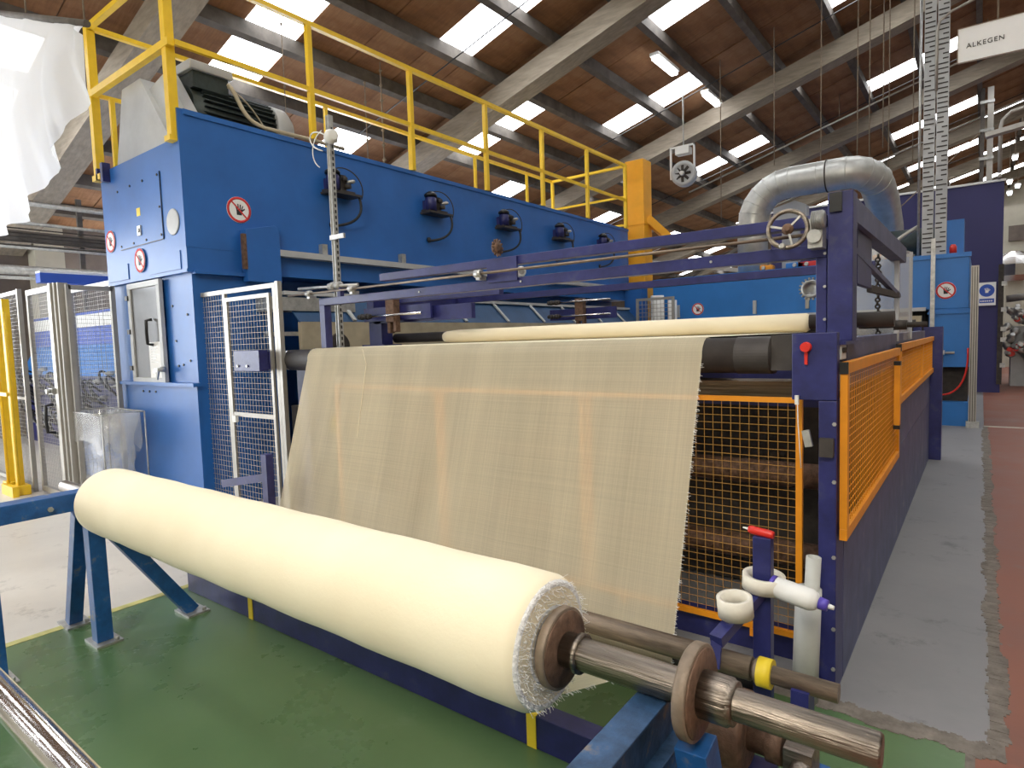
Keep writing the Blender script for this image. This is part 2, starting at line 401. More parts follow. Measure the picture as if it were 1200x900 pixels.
for i, c in enumerate(cells):
    jz = random.choice((0, .004, .009, .014))
    if i < 298 and seen(c) > 30:
        key = (round(c[1]-c[0], 3), round(c[3]-c[2], 3))
        if key not in sh:
            mb = MB().add([(p[0]-c[0], p[1]-c[2], p[2]-zd(c[0])) for p in slab_pts(*c, 0, .03)], BF)
            me = mb.mesh('roof_board'); me.materials.append(M['roofboard']); sh[key] = me
        o = bpy.data.objects.new('roof_board', sh[key]); COL.objects.link(o); o.parent = ceil
        o.location = Vector((c[0], c[2], zd(c[0])+jz))-Vector(WL[ceil.name]); WL[o.name] = (c[0], c[2], zd(c[0]))
    else: rest.add(slab_pts(*c, jz, .03), BF)
obj('roof_boarding', rest, 'roofboard', ceil, kind='stuff')
pm = MB().add([(p[0], p[1], p[2]) for p in [(q[0]-PX[0]-.008, q[1]-.007, q[2]-zd(PX[0]+.008)) for q in slab_pts(PX[0]+.008, PX[1]-.008, .007, .793, 0, .02)]], BF).mesh('rooflight_sheet')
pm.materials.append(M['skylight'])
for c in panes:
    o = bpy.data.objects.new('rooflight_sheet', pm); COL.objects.link(o); o.parent = ceil
    o.location = Vector((c[0], c[2], zd(c[0])))-Vector(WL[ceil.name])
for x in PX[1:-1]:
    obj('purlin', MB().add(slab_pts(x-.055, x+.055, -9, 42, -.2, .2), BF), 'purlin', ceil)
for i in range(-2, 7):
    y = 3.86+5.6*i
    mb = MB().add(slab_pts(-15.2, 9, y-.15, y+.15, -.56, .36), BF)
    mb.add(slab_pts(-15.2, 9, y-.20, y+.20, -.62, .07), BF)
    obj('rafter', mb, 'rafter', ceil)
for i in range(0, 7):     # thin tie wires under the boards, seen as dark diagonals
    y = 2.2+5.6*i
    obj('sag_rod', MB().tube([(-14, y, zd(-14)-.25), (8.5, y+.6, zd(8.5)-.25)], .012, 5), 'black', ceil)

# ================================================================ FRONT: finished roll, stands, shafts
RY, RZ = 1.30, .80
roll = thing('fabric_roll', (-2.3, RY, RZ), 'large roll of cream woven cloth wound on a steel shaft in the foreground', 'fabric roll')
mb = MB(); R_ = .178; x0, x1 = -3.76, -.885
prof = [(0, .05), (.0, R_-.03), (.004, R_-.012), (.02, R_-.002), (.05, R_)]
for i in range(1, 24):
    t = i/24*(x1-x0-.1); prof.append((.05+t, R_+.0018*math.sin(i*1.7)))
prof += [(x1-x0-.03, R_-.001), (x1-x0-.008, R_-.01), (x1-x0, R_-.022)]
mb.lathe((x0, RY, RZ), (1, 0, 0), prof, 72)
obj('wound_cloth', mb, 'cloth', roll)
mb = MB(); pr_ = []
for j in range(14):
    r = R_-.014-j*.0085
    pr_ += [(0 if j % 2 else .004, r)]
mb.lathe((x1-.0165, RY, RZ), (1, 0, 0), [(-.01, R_-.013)]+[(.012+.010*math.sin(j*1.0)*.4+.004*(j % 2), R_-.013-j*.0095) for j in range(14)], 72)
obj('cloth_end', mb, 'clothend', roll, label='white ragged end face of the cloth layers')
def flange(x, r, w, nm='flange'):
    obj(nm, MB().lathe((x, RY, RZ), (1, 0, 0), [(0, .03), (0, r-.006), (.006, r), (w-.006, r), (w-.004, r-.003), (w-.004, .03)], 48), 'rimtan', roll)
    obj('flange_face', MB().lathe((x+w-.004, RY, RZ), (1, 0, 0), [(0, .03), (0, r-.008), (.004, r-.010), (.004, .03)], 48), 'rust', roll)
flange(-.872, .104, .032); flange(-.515, .106, .034)
obj('sleeve', MB().lathe((-.85, RY, RZ), (1, 0, 0), [(0, .044), (.045, .044), (.045, .050), (.06, .050), (.06, .040)], 32), 'steel', roll)
obj('collar', MB().lathe((-.49, RY, RZ), (1, 0, 0), [(0, .052), (.07, .052), (.075, .047), (.082, .047), (.082, .04)], 32), 'steel', roll)
obj('shaft', MB().lathe((-4.45, RY, RZ), (1, 0, 0), [(0, .030), (.005, .034), (.6, .034), (3.6, .034), (3.64, .040), (3.93, .040), (3.97, .034), (4.31, .034), (4.315, .030)], 32), 'steel', roll)
obj('end_collar', MB().lathe((-4.02, RY, RZ), (1, 0, 0), [(0, .03), (0, .06), (.2, .06), (.24, .075), (.25, .03)], 28), 'darksteel', roll)
fz = MB()
for i in range(900):   # frayed threads round the end face
    a = random.random()*2*PI; r = R_-.008-random.random()*.07
    p = Vector((x1-.004, RY+r*math.cos(a), RZ+r*math.sin(a))); q = p+Vector((.006+random.random()*.012, random.uniform(-.012,.012), random.uniform(-.014,.012)))
    fz.wire(p, q, .0006)
obj('frayed_threads', fz, 'clothend', roll, kind='stuff')

def i_beam_y(mb, xc, y0, y1, zt, w, h, t=.008):
    mb.box(xc-w/2, xc+w/2, y0, y1, zt-t, zt); mb.box(xc-w/2, xc+w/2, y0, y1, zt-h, zt-h+t); mb.box(xc-t/2, xc+t/2, y0, y1, zt-h+t, zt-t); return mb
# left stand
ls = thing('roll_stand', (-3.9, .9, 0), 'dark blue steel trestle on the left carrying the far end of the cloth roll', 'roll stand', )
obj('top_rail', B(-3.96, -3.84, -.4, 1.245, .765, .86), 'stand', ls, bevel=.004)
bl = MB()
for y in (.4, 1.05): bl.lathe((-3.84, y, .80), (1, 0, 0), [(0, .014), (.012, .014)], 6)
obj('bolt', bl, 'galv', ls)
obj('saddle', B(-3.96, -3.84, 1.245, 1.38, .68, .766), 'stand', ls)
def leg(p0, p1, w, parent, plate=True, m='stand'):
    o = obj('leg', MB().bar(p0, p1, w, w, (0, 1, 0) if abs(p0[1]-p1[1]) < .1 else (1, 0, 0)), m, parent, bevel=.003)
    if plate:
        x, y = p1[0], p1[1]
        fp = B(x-.09, x+.09, y-.06, y+.07, 0, .012)
        for sx in (-.07, .07): fp.lathe((x+sx, y+.045, .012), (0, 0, 1), [(0, .012), (.02, .012)], 6)
        obj('foot_plate', fp, 'galv', o)
leg((-3.88, 1.25, .68), (-3.87, 1.25, .012), .08, ls)
leg((-3.97, 1.22, .72), (-4.28, 1.24, .012), .07, ls)
leg((-3.88, 1.30, .66), (-3.84, 1.72, .012), .075, ls)
leg((-3.86, .77, .765), (-3.82, .77, .012), .08, ls)
leg((-3.90, -.3, .765), (-3.90, -.3, .012), .08, ls)
# right stand
rs = thing('roll_stand', (-.61, .9, 0), 'worn blue steel beam stand in the foreground under the near end of the shaft', 'roll stand')
obj('top_rail', i_beam_y(MB(), -.600, -.2, 1.44, .758, .075, .15), 'standw', rs, bevel=.002)
obj('web_plate', MB().prism([(-.585, 1.38, .60), (-.585, 1.58, .02), (-.585, .55, .02), (-.585, .55, .60)], (.012, 0, 0)), 'stand', rs)
leg((-.50, 1.30, .68), (-.45, 1.42, .012), .075, rs)
leg((-.615, .1, .61), (-.615, .1, .012), .08, rs)
# guide roll under the cloth, floor rail
gr = thing('guide_roller', (-2.3, 2.36, 0), 'brown steel guide roller near the floor behind the cloth roll', 'roller')
obj('roller', MB().cyl((-4.25, 2.36, .31), (-.68, 2.36, .31), .045, 24), 'bronze', gr)
obj('journal', MB().lathe((-.68, 2.36, .31), (1, 0, 0), [(0, .03), (.02, .052), (.06, .052), (.06, .034), (.30, .034)], 20), 'bronze', gr)
obj('tape_band', MB().lathe((-.655, 2.36, .31), (1, 0, 0), [(0, .055), (.05, .055)], 20), 'amberp', gr, label='yellow tape wrapped round the journal')
for x in (-4.2, -.50): obj('bearing_block', B(x-.03, x+.03, 2.31, 2.41, 0, .30), 'navy', gr)
fl = thing('floor_rail', (-2.4, 1.9, 0), 'long low navy steel rail on the green floor beneath the cloth roll', 'floor rail')
obj('rail', B(-4.2, -.62, 1.87, 1.96, 0, .135), 'navy', fl, bevel=.004)
for x in (-3.42, -1.38): obj('marker_tape', B(x-.022, x+.022, 1.866, 1.964, .001, .139), 'amberp', fl, label='yellow tape marker')
lg = thing('lower_guide_roller', (-2.3, 2.62, .05), 'thin dark roller at the foot of the hanging sheer cloth', 'roller')
obj('roller', MB().cyl((-4.45, 2.64, .11), (-.7, 2.64, .11), .045, 20), 'darksteel', lg)
for x in (-4.45, -.72): obj('bracket', B(x-.02, x+.02, 2.6, 2.68, 0, .10), 'navy', lg)
# motor and gear at the right stand
gm = thing('gear_motor', (-.45, 1.75, .35), 'rusty brown drum motor with a stub shaft beneath the near shaft end', 'motor')
obj('drum', MB().lathe((-.66, 1.72, .47), (1, 0, 0), [(0, .09), (.01, .11), (.15, .11), (.16, .09)], 36), 'rust', gm)
obj('stub_shaft', MB().lathe((-.50, 1.72, .47), (1, 0, 0), [(0, .045), (.05, .045), (.05, .055), (.09, .055), (.09, .03)], 24), 'rust', gm)
obj('mounting', B(-.64, -.44, 1.66, 1.78, 0, .37), 'navy', gm)
mb = MB().box(-.40, -.33, 1.66, 1.76, .40, .50).box(-.39, -.30, 1.60, 1.68, .33, .40).lathe((-.36, 1.68, .45), (.3, -1, .2), [(0, .03), (.05, .03), (.06, .02)], 8).lathe((-.30, 1.74, .38), (1, 0, 0), [(0, .035), (.04, .035)], 8)
obj('clutch_casting', mb, 'steel', gm); obj('grease_cap', MB().lathe((-.30, 1.62, .335), (0, -.3, 1), [(0, .022), (.018, .022), (.022, .01)], 6), 'amberp', gm)
obj('support_post', B(-.36, -.31, 1.72, 1.80, 0, .40), 'stand', gm)
# polished shaft at the lower left
sb = thing('spare_shaft', (-2.3, .335, .895), 'polished bare steel shaft crossing the lower left corner', 'shaft')
obj('shaft', MB().lathe((-4.05, .335, .889), (1, 0, 0), [(0, .026), (.004, .029), (3.5, .029), (3.504, .026)], 32), 'chrome', sb)
obj('support_block', B(-.64, -.59, .29, .38, .755, .863), 'stand', sb)
# tool post with tape rolls
tp = thing('tool_post', (-.7, 2.56, 0), 'slim navy post with a side arm beside the orange front guard', 'post')
obj('post', B(-.725, -.655, 2.53, 2.58, 0, .775), 'navy', tp, bevel=.003)
obj('arm', MB().bar((-.70, 2.54, .545), (-.77, 2.22, .455), .05, .04).bar((-.77, 2.23, .45), (-.77, 2.20, .36), .04, .012, (0, 1, 0)), 'navy', tp)
obj('foot_plate', B(-.78, -.60, 2.49, 2.62, 0, .01), 'navy', tp)
def tape(name, c, d, r, w, label):
    o = obj(name, MB().lathe(Vector(c), d, [(0, r*.74), (0, r), (w, r), (w, r*.74)], 40, closed=True), 'card', None, label, 'tape roll', 'tape rolls on the navy post')
    return o
tape('masking_tape', (-.690, 2.555, .560), (.06, -.05, 1), .082, .058, 'cream tape roll threaded over the top of the slim navy post')
tape('masking_tape', (-.735, 2.345, .515), (-.05, -.1, 1), .066, .075, 'smaller upright cream tape roll resting on the arm of the navy post')
bt = thing('spray_bottle', (-.56, 2.52, .61), 'white plastic bottle with purple caps lying sideways against the navy post', 'bottle')
bd = Vector((1, -.12, -.12))
bp = Vector((-.650, 2.535, .585))
obj('body', MB().lathe(bp+bd*.012, bd, [(0, .036), (.004, .042), (.135, .042), (.155, .034), (.165, .02)], 28), 'white', bt)
obj('base_cap', MB().lathe(bp-bd*.006, bd, [(0, .036), (.004, .043), (.018, .043)], 28), 'purple', bt)
obj('cap', MB().lathe(bp+bd*.176, bd, [(0, .024), (.03, .022), (.032, .012)], 20), 'purple', bt)
obj('nozzle', MB().lathe(bp+bd*.208, bd, [(0, .010), (.02, .008)], 12), 'white', bt)
kn = thing('marker', (-.70, 2.55, .79), 'red marker with a white tip lying on top of the slim navy post', 'marker')
kd = Vector((1, 0, -.12)); kp = Vector((-.748, 2.555, .797))
obj('barrel', MB().lathe(kp, kd, [(0, .012), (.01, .017), (.09, .017), (.1, .014)], 16), 'red', kn)
obj('tip', MB().lathe(kp-kd*.022, kd, [(0, .003), (.02, .005), (.024, .008)], 10), 'white', kn)
t1 = obj('plastic_tube', MB().lathe((-.585, 2.80, .002), (.03, 0, 1), [(0, .038), (0, .052), (.50, .052), (.50, .038)], 32, closed=True), 'milky', None, 'wide white plastic tube standing by the navy column', 'tube', 'white tubes by the column')
t2 = obj('plastic_tube', MB().lathe((-.582, 2.80, .002), (.05, .0, 1), [(0, .020), (0, .030), (.64, .030), (.64, .020)], 28, closed=True), 'milky', None, 'thin white tube sticking up out of the wider white tube', 'tube', 'white tubes by the column')

# ================================================================ hanging sheer cloth
def cloth_web():
    mb = MB(); prof = []
    # from the rear web over the big roller, down, round the lower guide and up under the roll
    for a in (110, 90, 70, 50, 30, 15, 0):
        prof.append((3.1-(.095)*math.cos(math.radians(a)), 1.49+.095*math.sin(math.radians(a))))
    y0, z0 = prof[-1]
    for i in range(1, 15): t = i/14; prof.append((y0+(2.585-y0)*t, z0+(.13-z0)*t))
    for a in (200, 235, 270): prof.append((2.64+.05*math.cos(math.radians(a)), .11+.05*math.sin(math.radians(a))))
    ax, az = prof[-1]; bx, bz = RY+.03, RZ-R_-.003
    n0 = len(prof)
    for i in range(1, 7): t = i/6; prof.append((ax+(bx-ax)*t, az+(bz-az)*t))
    nx = 90; rows = len(prof); L = 0; pv = prof[0]; mb.uv = []
    for j, (y, z) in enumerate(prof):
        L += math.hypot(y-pv[0], z-pv[1]); pv = (y, z); t = j/(rows-1)
        xa = -4.39+(.63*max(0, (j-n0)/(rows-n0)) if j > n0 else .08*t); xb = -1.10+(.20*max(0, (j-n0)/(rows-n0)) if j > n0 else 0)
        for i in range(nx+1):
            s = i/nx; x = xa+(xb-xa)*s
            dep = .006*math.sin(s*37+math.sin(s*11)*2)*min(1, max(0, (j-6)/8)) if j < n0 else .004*math.sin(s*37)
            mb.v.append((x, y-dep, z+(0 if j < n0 else .3*dep))); mb.uv.append((s*3.29, L))
    for j in range(rows-1):
        for i in range(nx):
            b = j*(nx+1)+i; mb.f.append((b, b+1, b+nx+2, b+nx+1)); mb.sm.append(True)
    return mb, prof, n0
mb, CP, N0 = cloth_web()
web = obj('cloth_web', mb, 'sheer', None, 'sheer cream open-weave cloth hanging from the dark roller down to the roll', 'cloth')
fr = MB()
for k in range(260):
    j = random.uniform(6, N0+5); i0 = int(j); f = j-i0
    if i0+1 >= len(CP): continue
    y = CP[i0][0]*(1-f)+CP[i0+1][0]*f; z = CP[i0][1]*(1-f)+CP[i0+1][1]*f
    x = -1.10+(.2*max(0, (j-N0)/(len(CP)-N0)) if j > N0 else 0)
    fr.wire((x-.005, y, z), (x+.004+random.random()*.010, y+random.uniform(-.01,.01), z+random.uniform(-.008,.004)), .0009)
obj('selvedge_fringe', fr, 'clothend', web, kind='stuff')
obj('loose_thread', MB().tube([(-3.66, 2.99, 1.57), (-3.62, 2.985, 1.46), (-3.58, 2.84, .95), (-3.56, 2.74, .5)], .0022, 5), 'cloth', web, label='single loose white thread')

# ================================================================ WINDING MACHINE (navy frame)
mf = thing('winding_frame', (-2.5, 3.2, 0), 'long navy steel machine frame carrying the rollers above the sheer cloth', 'machine')
obj('column', B(-.552, -.482, 2.90, 3.08, 0, 1.298), 'navy', mf, bevel=.003)
obj('bearing_plate', B(-.66, -.482, 2.90, 2.96, 1.30, 1.59), 'navy', mf, bevel=.003)
obj('upper_column', B(-.565, -.462, 3.15, 3.27, 1.55, 2.22), 'navy', mf, bevel=.003)
obj('inner_column', B(-.615, -.570, 3.16, 3.24, 1.55, 2.02), 'navy', mf, bevel=.003)
obj('column_cap', B(-.555, -.505, 3.135, 3.149, 2.13, 2.215), 'black', mf)
obj('mounting_plate', B(-.66, -.46, 2.97, 3.5, 1.535, 1.55), 'navy', mf)
obj('side_panel', B(-.500, -.482, 3.09, 9.0, 0, .70), 'greyblue', mf)
obj('side_panel', B(-.500, -.482, 5.2, 9.0, .705, 1.05), 'greyblue', mf)
obj('side_beam', B(-.60, -.505, 3.3, 8.4, 1.44, 1.56), 'greyblue', mf, label='scuffed grey blue side beam', bevel=.003)
obj('cross_beam', B(-4.38, -.57, 3.15, 3.215, 1.935, 1.995), 'navy', mf, bevel=.003)
obj('cross_beam', B(-3.62, -.57, 3.15, 3.215, 2.075, 2.13), 'navy', mf, bevel=.003)
obj('cross_beam', B(-5.2, -.62, 5.2, 5.26, 2.03, 2.09), 'navy', mf)
obj('end_post', B(-4.38, -4.31, 3.15, 3.215, 1.585, 1.935), 'navy', mf, bevel=.003)
obj('post_foot', B(-4.44, -4.22, 3.12, 3.26, 1.575, 1.585), 'navy', mf)
obj('rear_post', B(-4.78, -4.60, 4.0, 4.14, 1.60, 1.95), 'navy', mf, bevel=.003)
obj('post_foot', B(-4.86, -4.54, 3.97, 4.2, 1.585, 1.60), 'navy', mf)
obj('junction_plate', B(-2.56, -2.32, 3.135, 3.149, 1.975, 2.125), 'navy', mf)
obj('top_side_beam', B(-.55, -.47, 3.28, 5.7, 2.10, 2.21), 'greyblue', mf, label='scuffed grey blue top beam')
obj('top_side_beam', B(-4.80, -4.70, 4.0, 5.3, 1.95, 2.10), 'navy', mf)
obj('rear_beam', B(-4.78, -3.3, 4.2, 4.26, 2.0, 2.09), 'navy', mf)
obj('rear_beam', B(-4.7, -3.45, 4.0, 4.05, 1.80, 1.93), 'navy', mf)
obj('hanging_plate', B(-.53, -.50, 3.55, 4.05, 1.83, 2.12), 'navy', mf)
obj('brace', MB().bar((-.515, 3.4, 2.00), (-.50, 5.5, 1.84), .03, .03), 'greyblue', mf)
obj('brace', MB().bar((-.515, 4.1, 1.83), (-.50, 5.4, 1.84), .03, .04), 'dark', mf)
obj('rear_column', B(-.55, -.36, 8.92, 9.06, 0, 1.6), 'navy', mf)
obj('left_column', B(-4.9, -4.75, 3.25, 3.45, 0, 1.4), 'navy', mf)
obj('left_arm', B(-5.27, -4.86, 2.87, 2.955, 1.405, 1.585), 'navy', mf, bevel=.004)
obj('left_arm_block', B(-5.0, -4.86, 2.96, 3.25, 1.42, 1.57), 'navy', mf)
lb = MB()
for x in (-5.2, -5.05): lb.lathe((x, 2.868, 1.45), (0, -1, 0), [(0, .012), (.01, .012)], 6)
obj('bolt', lb, 'galv', mf)
obj('bottom_rail', B(-4.7, -.56, 3.12, 3.2, .0, .14), 'navy', mf)
obj('tray', MB().prism([(-4.6, 3.16, 1.36), (-4.6, 3.20, 1.28), (-.66, 3.20, 1.28), (-.66, 3.16, 1.36)], (0, .012, .012)), 'steel', mf)
obj('inner_beam', B(-4.7, -.66, 3.5, 3.6, 1.2, 1.5), 'navy', mf)
obj('dark_inner_block', B(-4.6, -.62, 3.95, 8.8, .02, 1.25), 'dark', mf, label='dark block added to keep the machine interior dim')  # dark block added so roof light does not brighten the machine interior
for z in (.35, .8):
    obj('inner_roller', MB().cyl((-4.6, 3.65, z), (-.56, 3.65, z), .07, 20), 'rust', mf)
kn_ = MB().lathe((-.60, 2.895, 1.53), (0, -1, 0), [(0, .022), (.008, .022), (.008, .014), (.02, .014), (.02, .020), (.03, .020)], 16).box(-.606, -.594, 2.885, 2.897, 1.455, 1.52)
obj('stop_button', kn_, 'red', mf, label='round red knob')
sw = obj('limit_switch', MB().bar((-.60, 2.88, 1.17), (-.585, 2.88, 1.10), .03, .02, (0,1,0)), 'galv', mf)
obj('switch_box', B(-.545, -.49, 2.87, 2.899, 1.06, 1.14), 'darksteel', mf)
obj('hanging_wire', MB().tube([(-.635, 2.89, 1.30), (-.63, 2.88, 1.2), (-.625, 2.88, 1.12), (-.62, 2.89, 1.0)], .002, 5).box(-.645, -.630, 2.885, 2.897, 1.28, 1.32), 'white', mf)
rv = MB()
for z in (.12, .3, .62, .95, 1.2): rv.lathe((-.49, 2.899, z), (0, -1, 0), [(0, .009), (.006, .009)], 6)
for z in (1.65, 1.8, 1.95, 2.1): rv.lathe((-.575, 3.149, z), (0, -1, 0), [(0, .007), (.006, .007)], 6)
for x in (-1.1, -2.3, -3.2): rv.lathe((x, 3.149, 1.965), (0, -1, 0), [(0, .007), (.006, .007)], 6)
obj('bolt', rv, 'galv', mf)
obj('socket_box', B(-.55, -.478, 2.985, 3.10, 1.47, 1.548), 'ash', mf, bevel=.003)
sk = MB()
for y in (3.01, 3.045, 3.08): sk.lathe((-.478, y, 1.51), (1, 0, 0), [(0, .012), (.004, .012), (.004, .008)], 12)
obj('socket_outlet', sk, 'black', mf)
# front roller
dr = thing('drive_roller', (-2.8, 3.1, 1.4), 'thick dark roller under the top edge of the hanging cloth', 'roller')
obj('roller', MB().cyl((-4.72, 3.1, 1.49), (-.78, 3.1, 1.49), .088, 40), 'darksteel', dr)
obj('sleeve', MB().lathe((-.95, 3.1, 1.49), (1, 0, 0), [(0, .088), (0, .0905), (.16, .0905), (.16, .05)], 40, smooth=False), 'darksteel', dr)
obj('end_stub', MB().lathe((-4.86, 3.1, 1.49), (1, 0, 0), [(0, .07), (0, .086), (.14, .086)], 32), 'chrome', dr)
obj('bearing_housing', B(-.78, -.66, 3.03, 3.17, 1.42, 1.585), 'darksteel', dr)
# rear web on its roller
rw = thing('rear_web_roller', (-2.5, 4.2, 1.6), 'slim roller wrapped in pale cloth behind the hanging web', 'roller')
obj('core', MB().cyl((-4.62, 4.2, 1.655), (-.40, 4.2, 1.655), .045, 24), 'darksteel', rw)
obj('cloth_wrap', MB().lathe((-3.95, 4.2, 1.652), (1, 0, 0), [(0, .046), (.06, .052), (.16, .058), (3.08, .058), (3.1, .046)], 36), 'cloth', rw)
obj('cloth_run', MB().add([(-4.0, 4.2, 1.592), (-.85, 4.2, 1.592), (-1.10, 3.14, 1.585), (-4.39, 3.14, 1.585)], [(0, 1, 2, 3)]), 'cloth', rw)
obj('journal', MB().cyl((-.75, 4.2, 1.655), (-.42, 4.2, 1.655), .035, 20), 'chrome', rw)
# rods and threaded bars below the upper beam
hr = thing('adjusting_shaft', (-2.6, 3.08, 2.03), 'long thin shaft running along the navy beam to the handwheel', 'shaft')
obj('shaft', MB().cyl((-4.72, 3.09, 2.035), (-.62, 3.09, 2.035), .0085, 10), 'bronze', hr)
for x in (-4.45, -3.9, -2.62): obj('shaft_bearing', MB().lathe((x, 3.09, 2.035), (1, 0, 0), [(0, .012), (.0, .026), (.05, .026), (.05, .012)], 14).box(x+.01, x+.04, 3.08, 3.15, 1.995, 2.02), 'galv', hr)
ge = MB()
for i in range(12):
    a = 2*PI*i/12; ge.bar((-2.44, 3.10+.028*math.cos(a), 2.185+.028*math.sin(a)), (-2.44, 3.10+.055*math.cos(a), 2.185+.055*math.sin(a)), .012, .009, (1,0,0))
ge.lathe((-2.46, 3.10, 2.185), (1, 0, 0), [(0, .01), (0, .036), (.03, .036), (.03, .01)], 20)
obj('sprocket', ge, 'rust', hr)
hw = thing('handwheel', (-.72, 3.07, 1.97), 'round three-spoke steel handwheel on the navy frame', 'handwheel')
hc = Vector((-.712, 3.05, 2.065)); hd = Vector((.12, -1, 0))
obj('rim', MB().torus(hc, hd, .082, .0105, 40, 10), 'steel', hw)
obj('hub', MB().lathe(hc+hd.normalized()*-.012, hd, [(0, .018), (.014, .026), (.024, .022), (.026, .012), (.04, .011)], 20), 'rust', hw)
a_, b_ = MB().ring((0,0,0), hd, 1, 4)[0], MB().ring((0,0,0), hd, 1, 4)[1]
for k in range(3):
    a = math.radians(90+15+120*k); dv = Vector((-math.cos(a), -.12*math.cos(a)*1, -math.sin(a))).normalized()
    obj('spoke', MB().bar(hc+dv*.018, hc+dv*.082, .009, .016, hd), 'galv', hw)
obj('crank_knob', MB().lathe(hc+Vector((-.02, 0, -.078)), hd, [(0, .008), (.012, .014), (.04, .014), (.045, .008)], 14), 'galv', hw)
cc = MB().lathe((-.61, 3.06, 2.09), (1, 0, 0), [(0, .02), (.0, .038), (.05, .038), (.05, .02)], 18).lathe((-.60, 3.10, 2.02), (0, -1, 0), [(0, .03), (.06, .03)], 14).box(-.63, -.57, 3.06, 3.15, 1.97, 2.10)
for i in range(8): cc.lathe((-.61+.006*i, 3.055, 2.09), (1, 0, 0), [(0, .042), (.002, .042)], 14)
obj('gear_housing', cc, 'galv', hw)
ck = thing('sprocket', (-.72, 3.5, 1.77), 'small toothed gear wheel half hidden behind the navy column', 'gear')
ge = MB(); gc = Vector((-.703, 3.5, 1.815))
for i in range(18):
    a = 2*PI*i/18; ge.bar(gc+Vector((.042*math.cos(a), 0, .042*math.sin(a))), gc+Vector((.058*math.cos(a), 0, .058*math.sin(a))), .008, .018, (0,1,0))
ge.lathe(gc+Vector((0,.01,0)), (0, -1, 0), [(0, .01), (0, .047), (.02, .047), (.02, .03), (.012, .03), (.012, .01)], 30)
obj('teeth', ge, 'galv', ck); obj('gear_shaft', MB().cyl(gc+Vector((0, .01, 0)), gc+Vector((.14, .01, 0)), .012, 10), 'galv', ck)
def slide_unit(x, y, label, s=1):
    t = thing('brown_slide_unit', (x, y, 1.7), label, 'tensioner', 'brown slide units over the rear cloth roller')
    obj('slide_block', MB().box(x-.055, x+.055, y-.04, y+.04, 1.80, 2.06).box(x-.05, x-.01, y-.03, y+.03, 1.70, 1.80).box(x+.03, x+.065, y-.03, y+.03, 1.71, 1.86), 'rust', t, bevel=.006)
    for z in (1.865, 2.03):
        obj('guide_rod', MB().cyl((x-.42, y-.05, z), (x+.42, y-.05, z), .011, 10), 'chrome', t)
        cl = MB()
        for i in range(5): cl.lathe((x-.42+.035*i, y-.05, z), (1, 0, 0), [(0, .01), (.0, .024+.006*(i % 2)), (.025, .024+.006*(i % 2)), (.025, .01)], 10)
        obj('clamp', cl, 'darksteel', t)
    obj('back_plate', B(x-.46, x+.44, y+.045, y+.07, 1.82, 1.95), 'navy', t)
    return t
slide_unit(-4.32, 3.9, 'brown sliding bracket on rods near the left post of the navy frame')
slide_unit(-3.75, 6.3, 'brown sliding bracket on rods further back beside the amber column')
rr = thing('roller_bar', (-4.4, 3.3, 2.08), 'short steel bar with a clamp sticking out by the galvanised pole', 'bar')
obj('bar', MB().cyl((-4.95, 3.35, 2.125), (-4.12, 3.35, 2.10), .014, 10), 'galv', rr)
cl = MB()
for i in range(4): cl.lathe((-4.50+.04*i, 3.35, 2.11), (1, 0, 0), [(0, .015), (0, .03+.008*(i % 2)), (.03, .03+.008*(i % 2)), (.03, .015)], 12)
obj('clamp', cl, 'galv', rr)
obj('bar_post', B(-4.37, -4.33, 3.33, 3.37, 1.996, 2.09), 'navy', rr)

# ================================================================ guards of orange frame and mesh
def front_guard(x0, x1, label):
    t = thing('mesh_guard', ((x0+x1)/2, 3.08, .1), label, 'guard panel', 'orange framed mesh guards under the cloth')
    y = 3.075
    for n, b in (('frame_bar', B(x0, x1, y, y+.025, 1.265, 1.29)), ('frame_bar', B(x0, x1, y, y+.025, .13, .158)),
                 ('frame_bar', B(x0, x0+.028, y, y+.025, .158, 1.265)), ('frame_bar', B(x1-.028, x1, y, y+.025, .158, 1.265))):
        obj(n, b, 'orange', t)
    obj('lug', B(x0+.2, x0+.24, y-.004, y+.02, .09, .13).box(x1-.24, x1-.20, y-.004, y+.02, .09, .13), 'orange', t)
    obj('wire_mesh', grid_wires(MB(), (x0+.02, y+.012, .15), (1,0,0), (0,0,1), x1-x0-.04, 1.12, .045, .04, .0016), 'amberw', t, kind='stuff')
M['amberw'] = mat('ochre_mesh_wire', (.50, .27, .06), .5, .2, var=.2, bmp=0)
front_guard(-1.81, -.655, 'orange framed mesh guard half covered by the sheer cloth, next to the column')
front_guard(-2.97, -1.83, 'orange framed mesh guard fully behind the sheer cloth, in the middle')
front_guard(-4.13, -2.99, 'orange framed mesh guard fully behind the sheer cloth, at the left')
def side_guard(y0, y1, z0, z1, mids, label, hinge=True):
    t = thing('mesh_guard', (-.46, (y0+y1)/2, z0), label, 'guard panel', 'orange framed mesh guards along the aisle')
    x = -.475; w = .03; e = .05
    obj('frame_bar', B(x, x+w, y0, y1, z1-e, z1), 'orange', t, bevel=.002); obj('frame_bar', B(x, x+w, y0, y1, z0, z0+e), 'orange', t, bevel=.002)
    for y in [y0]+mids+[y1-e]: obj('frame_bar', B(x, x+w, y, y+e, z0+e, z1-e), 'orange', t, bevel=.002)
    obj('corner_cap', B(x-.002, x+w+.002, y0-.005, y0+.004, z1-e, z1+.001), 'black', t)
    obj('wire_mesh', grid_wires(MB(), (x+.014, y0+.04, z0+.04), (0,1,0), (0,0,1), y1-y0-.08, z1-z0-.08, .05, .034, .0022), 'orange', t, kind='stuff')
    return t
side_guard(2.93, 5.08, .69, 1.462, [], 'near orange mesh guard panel on the aisle side, the taller one')
side_guard(5.12, 9.0, 1.06, 1.485, [7.2], 'far orange mesh guard panel on the aisle side, lower and longer')
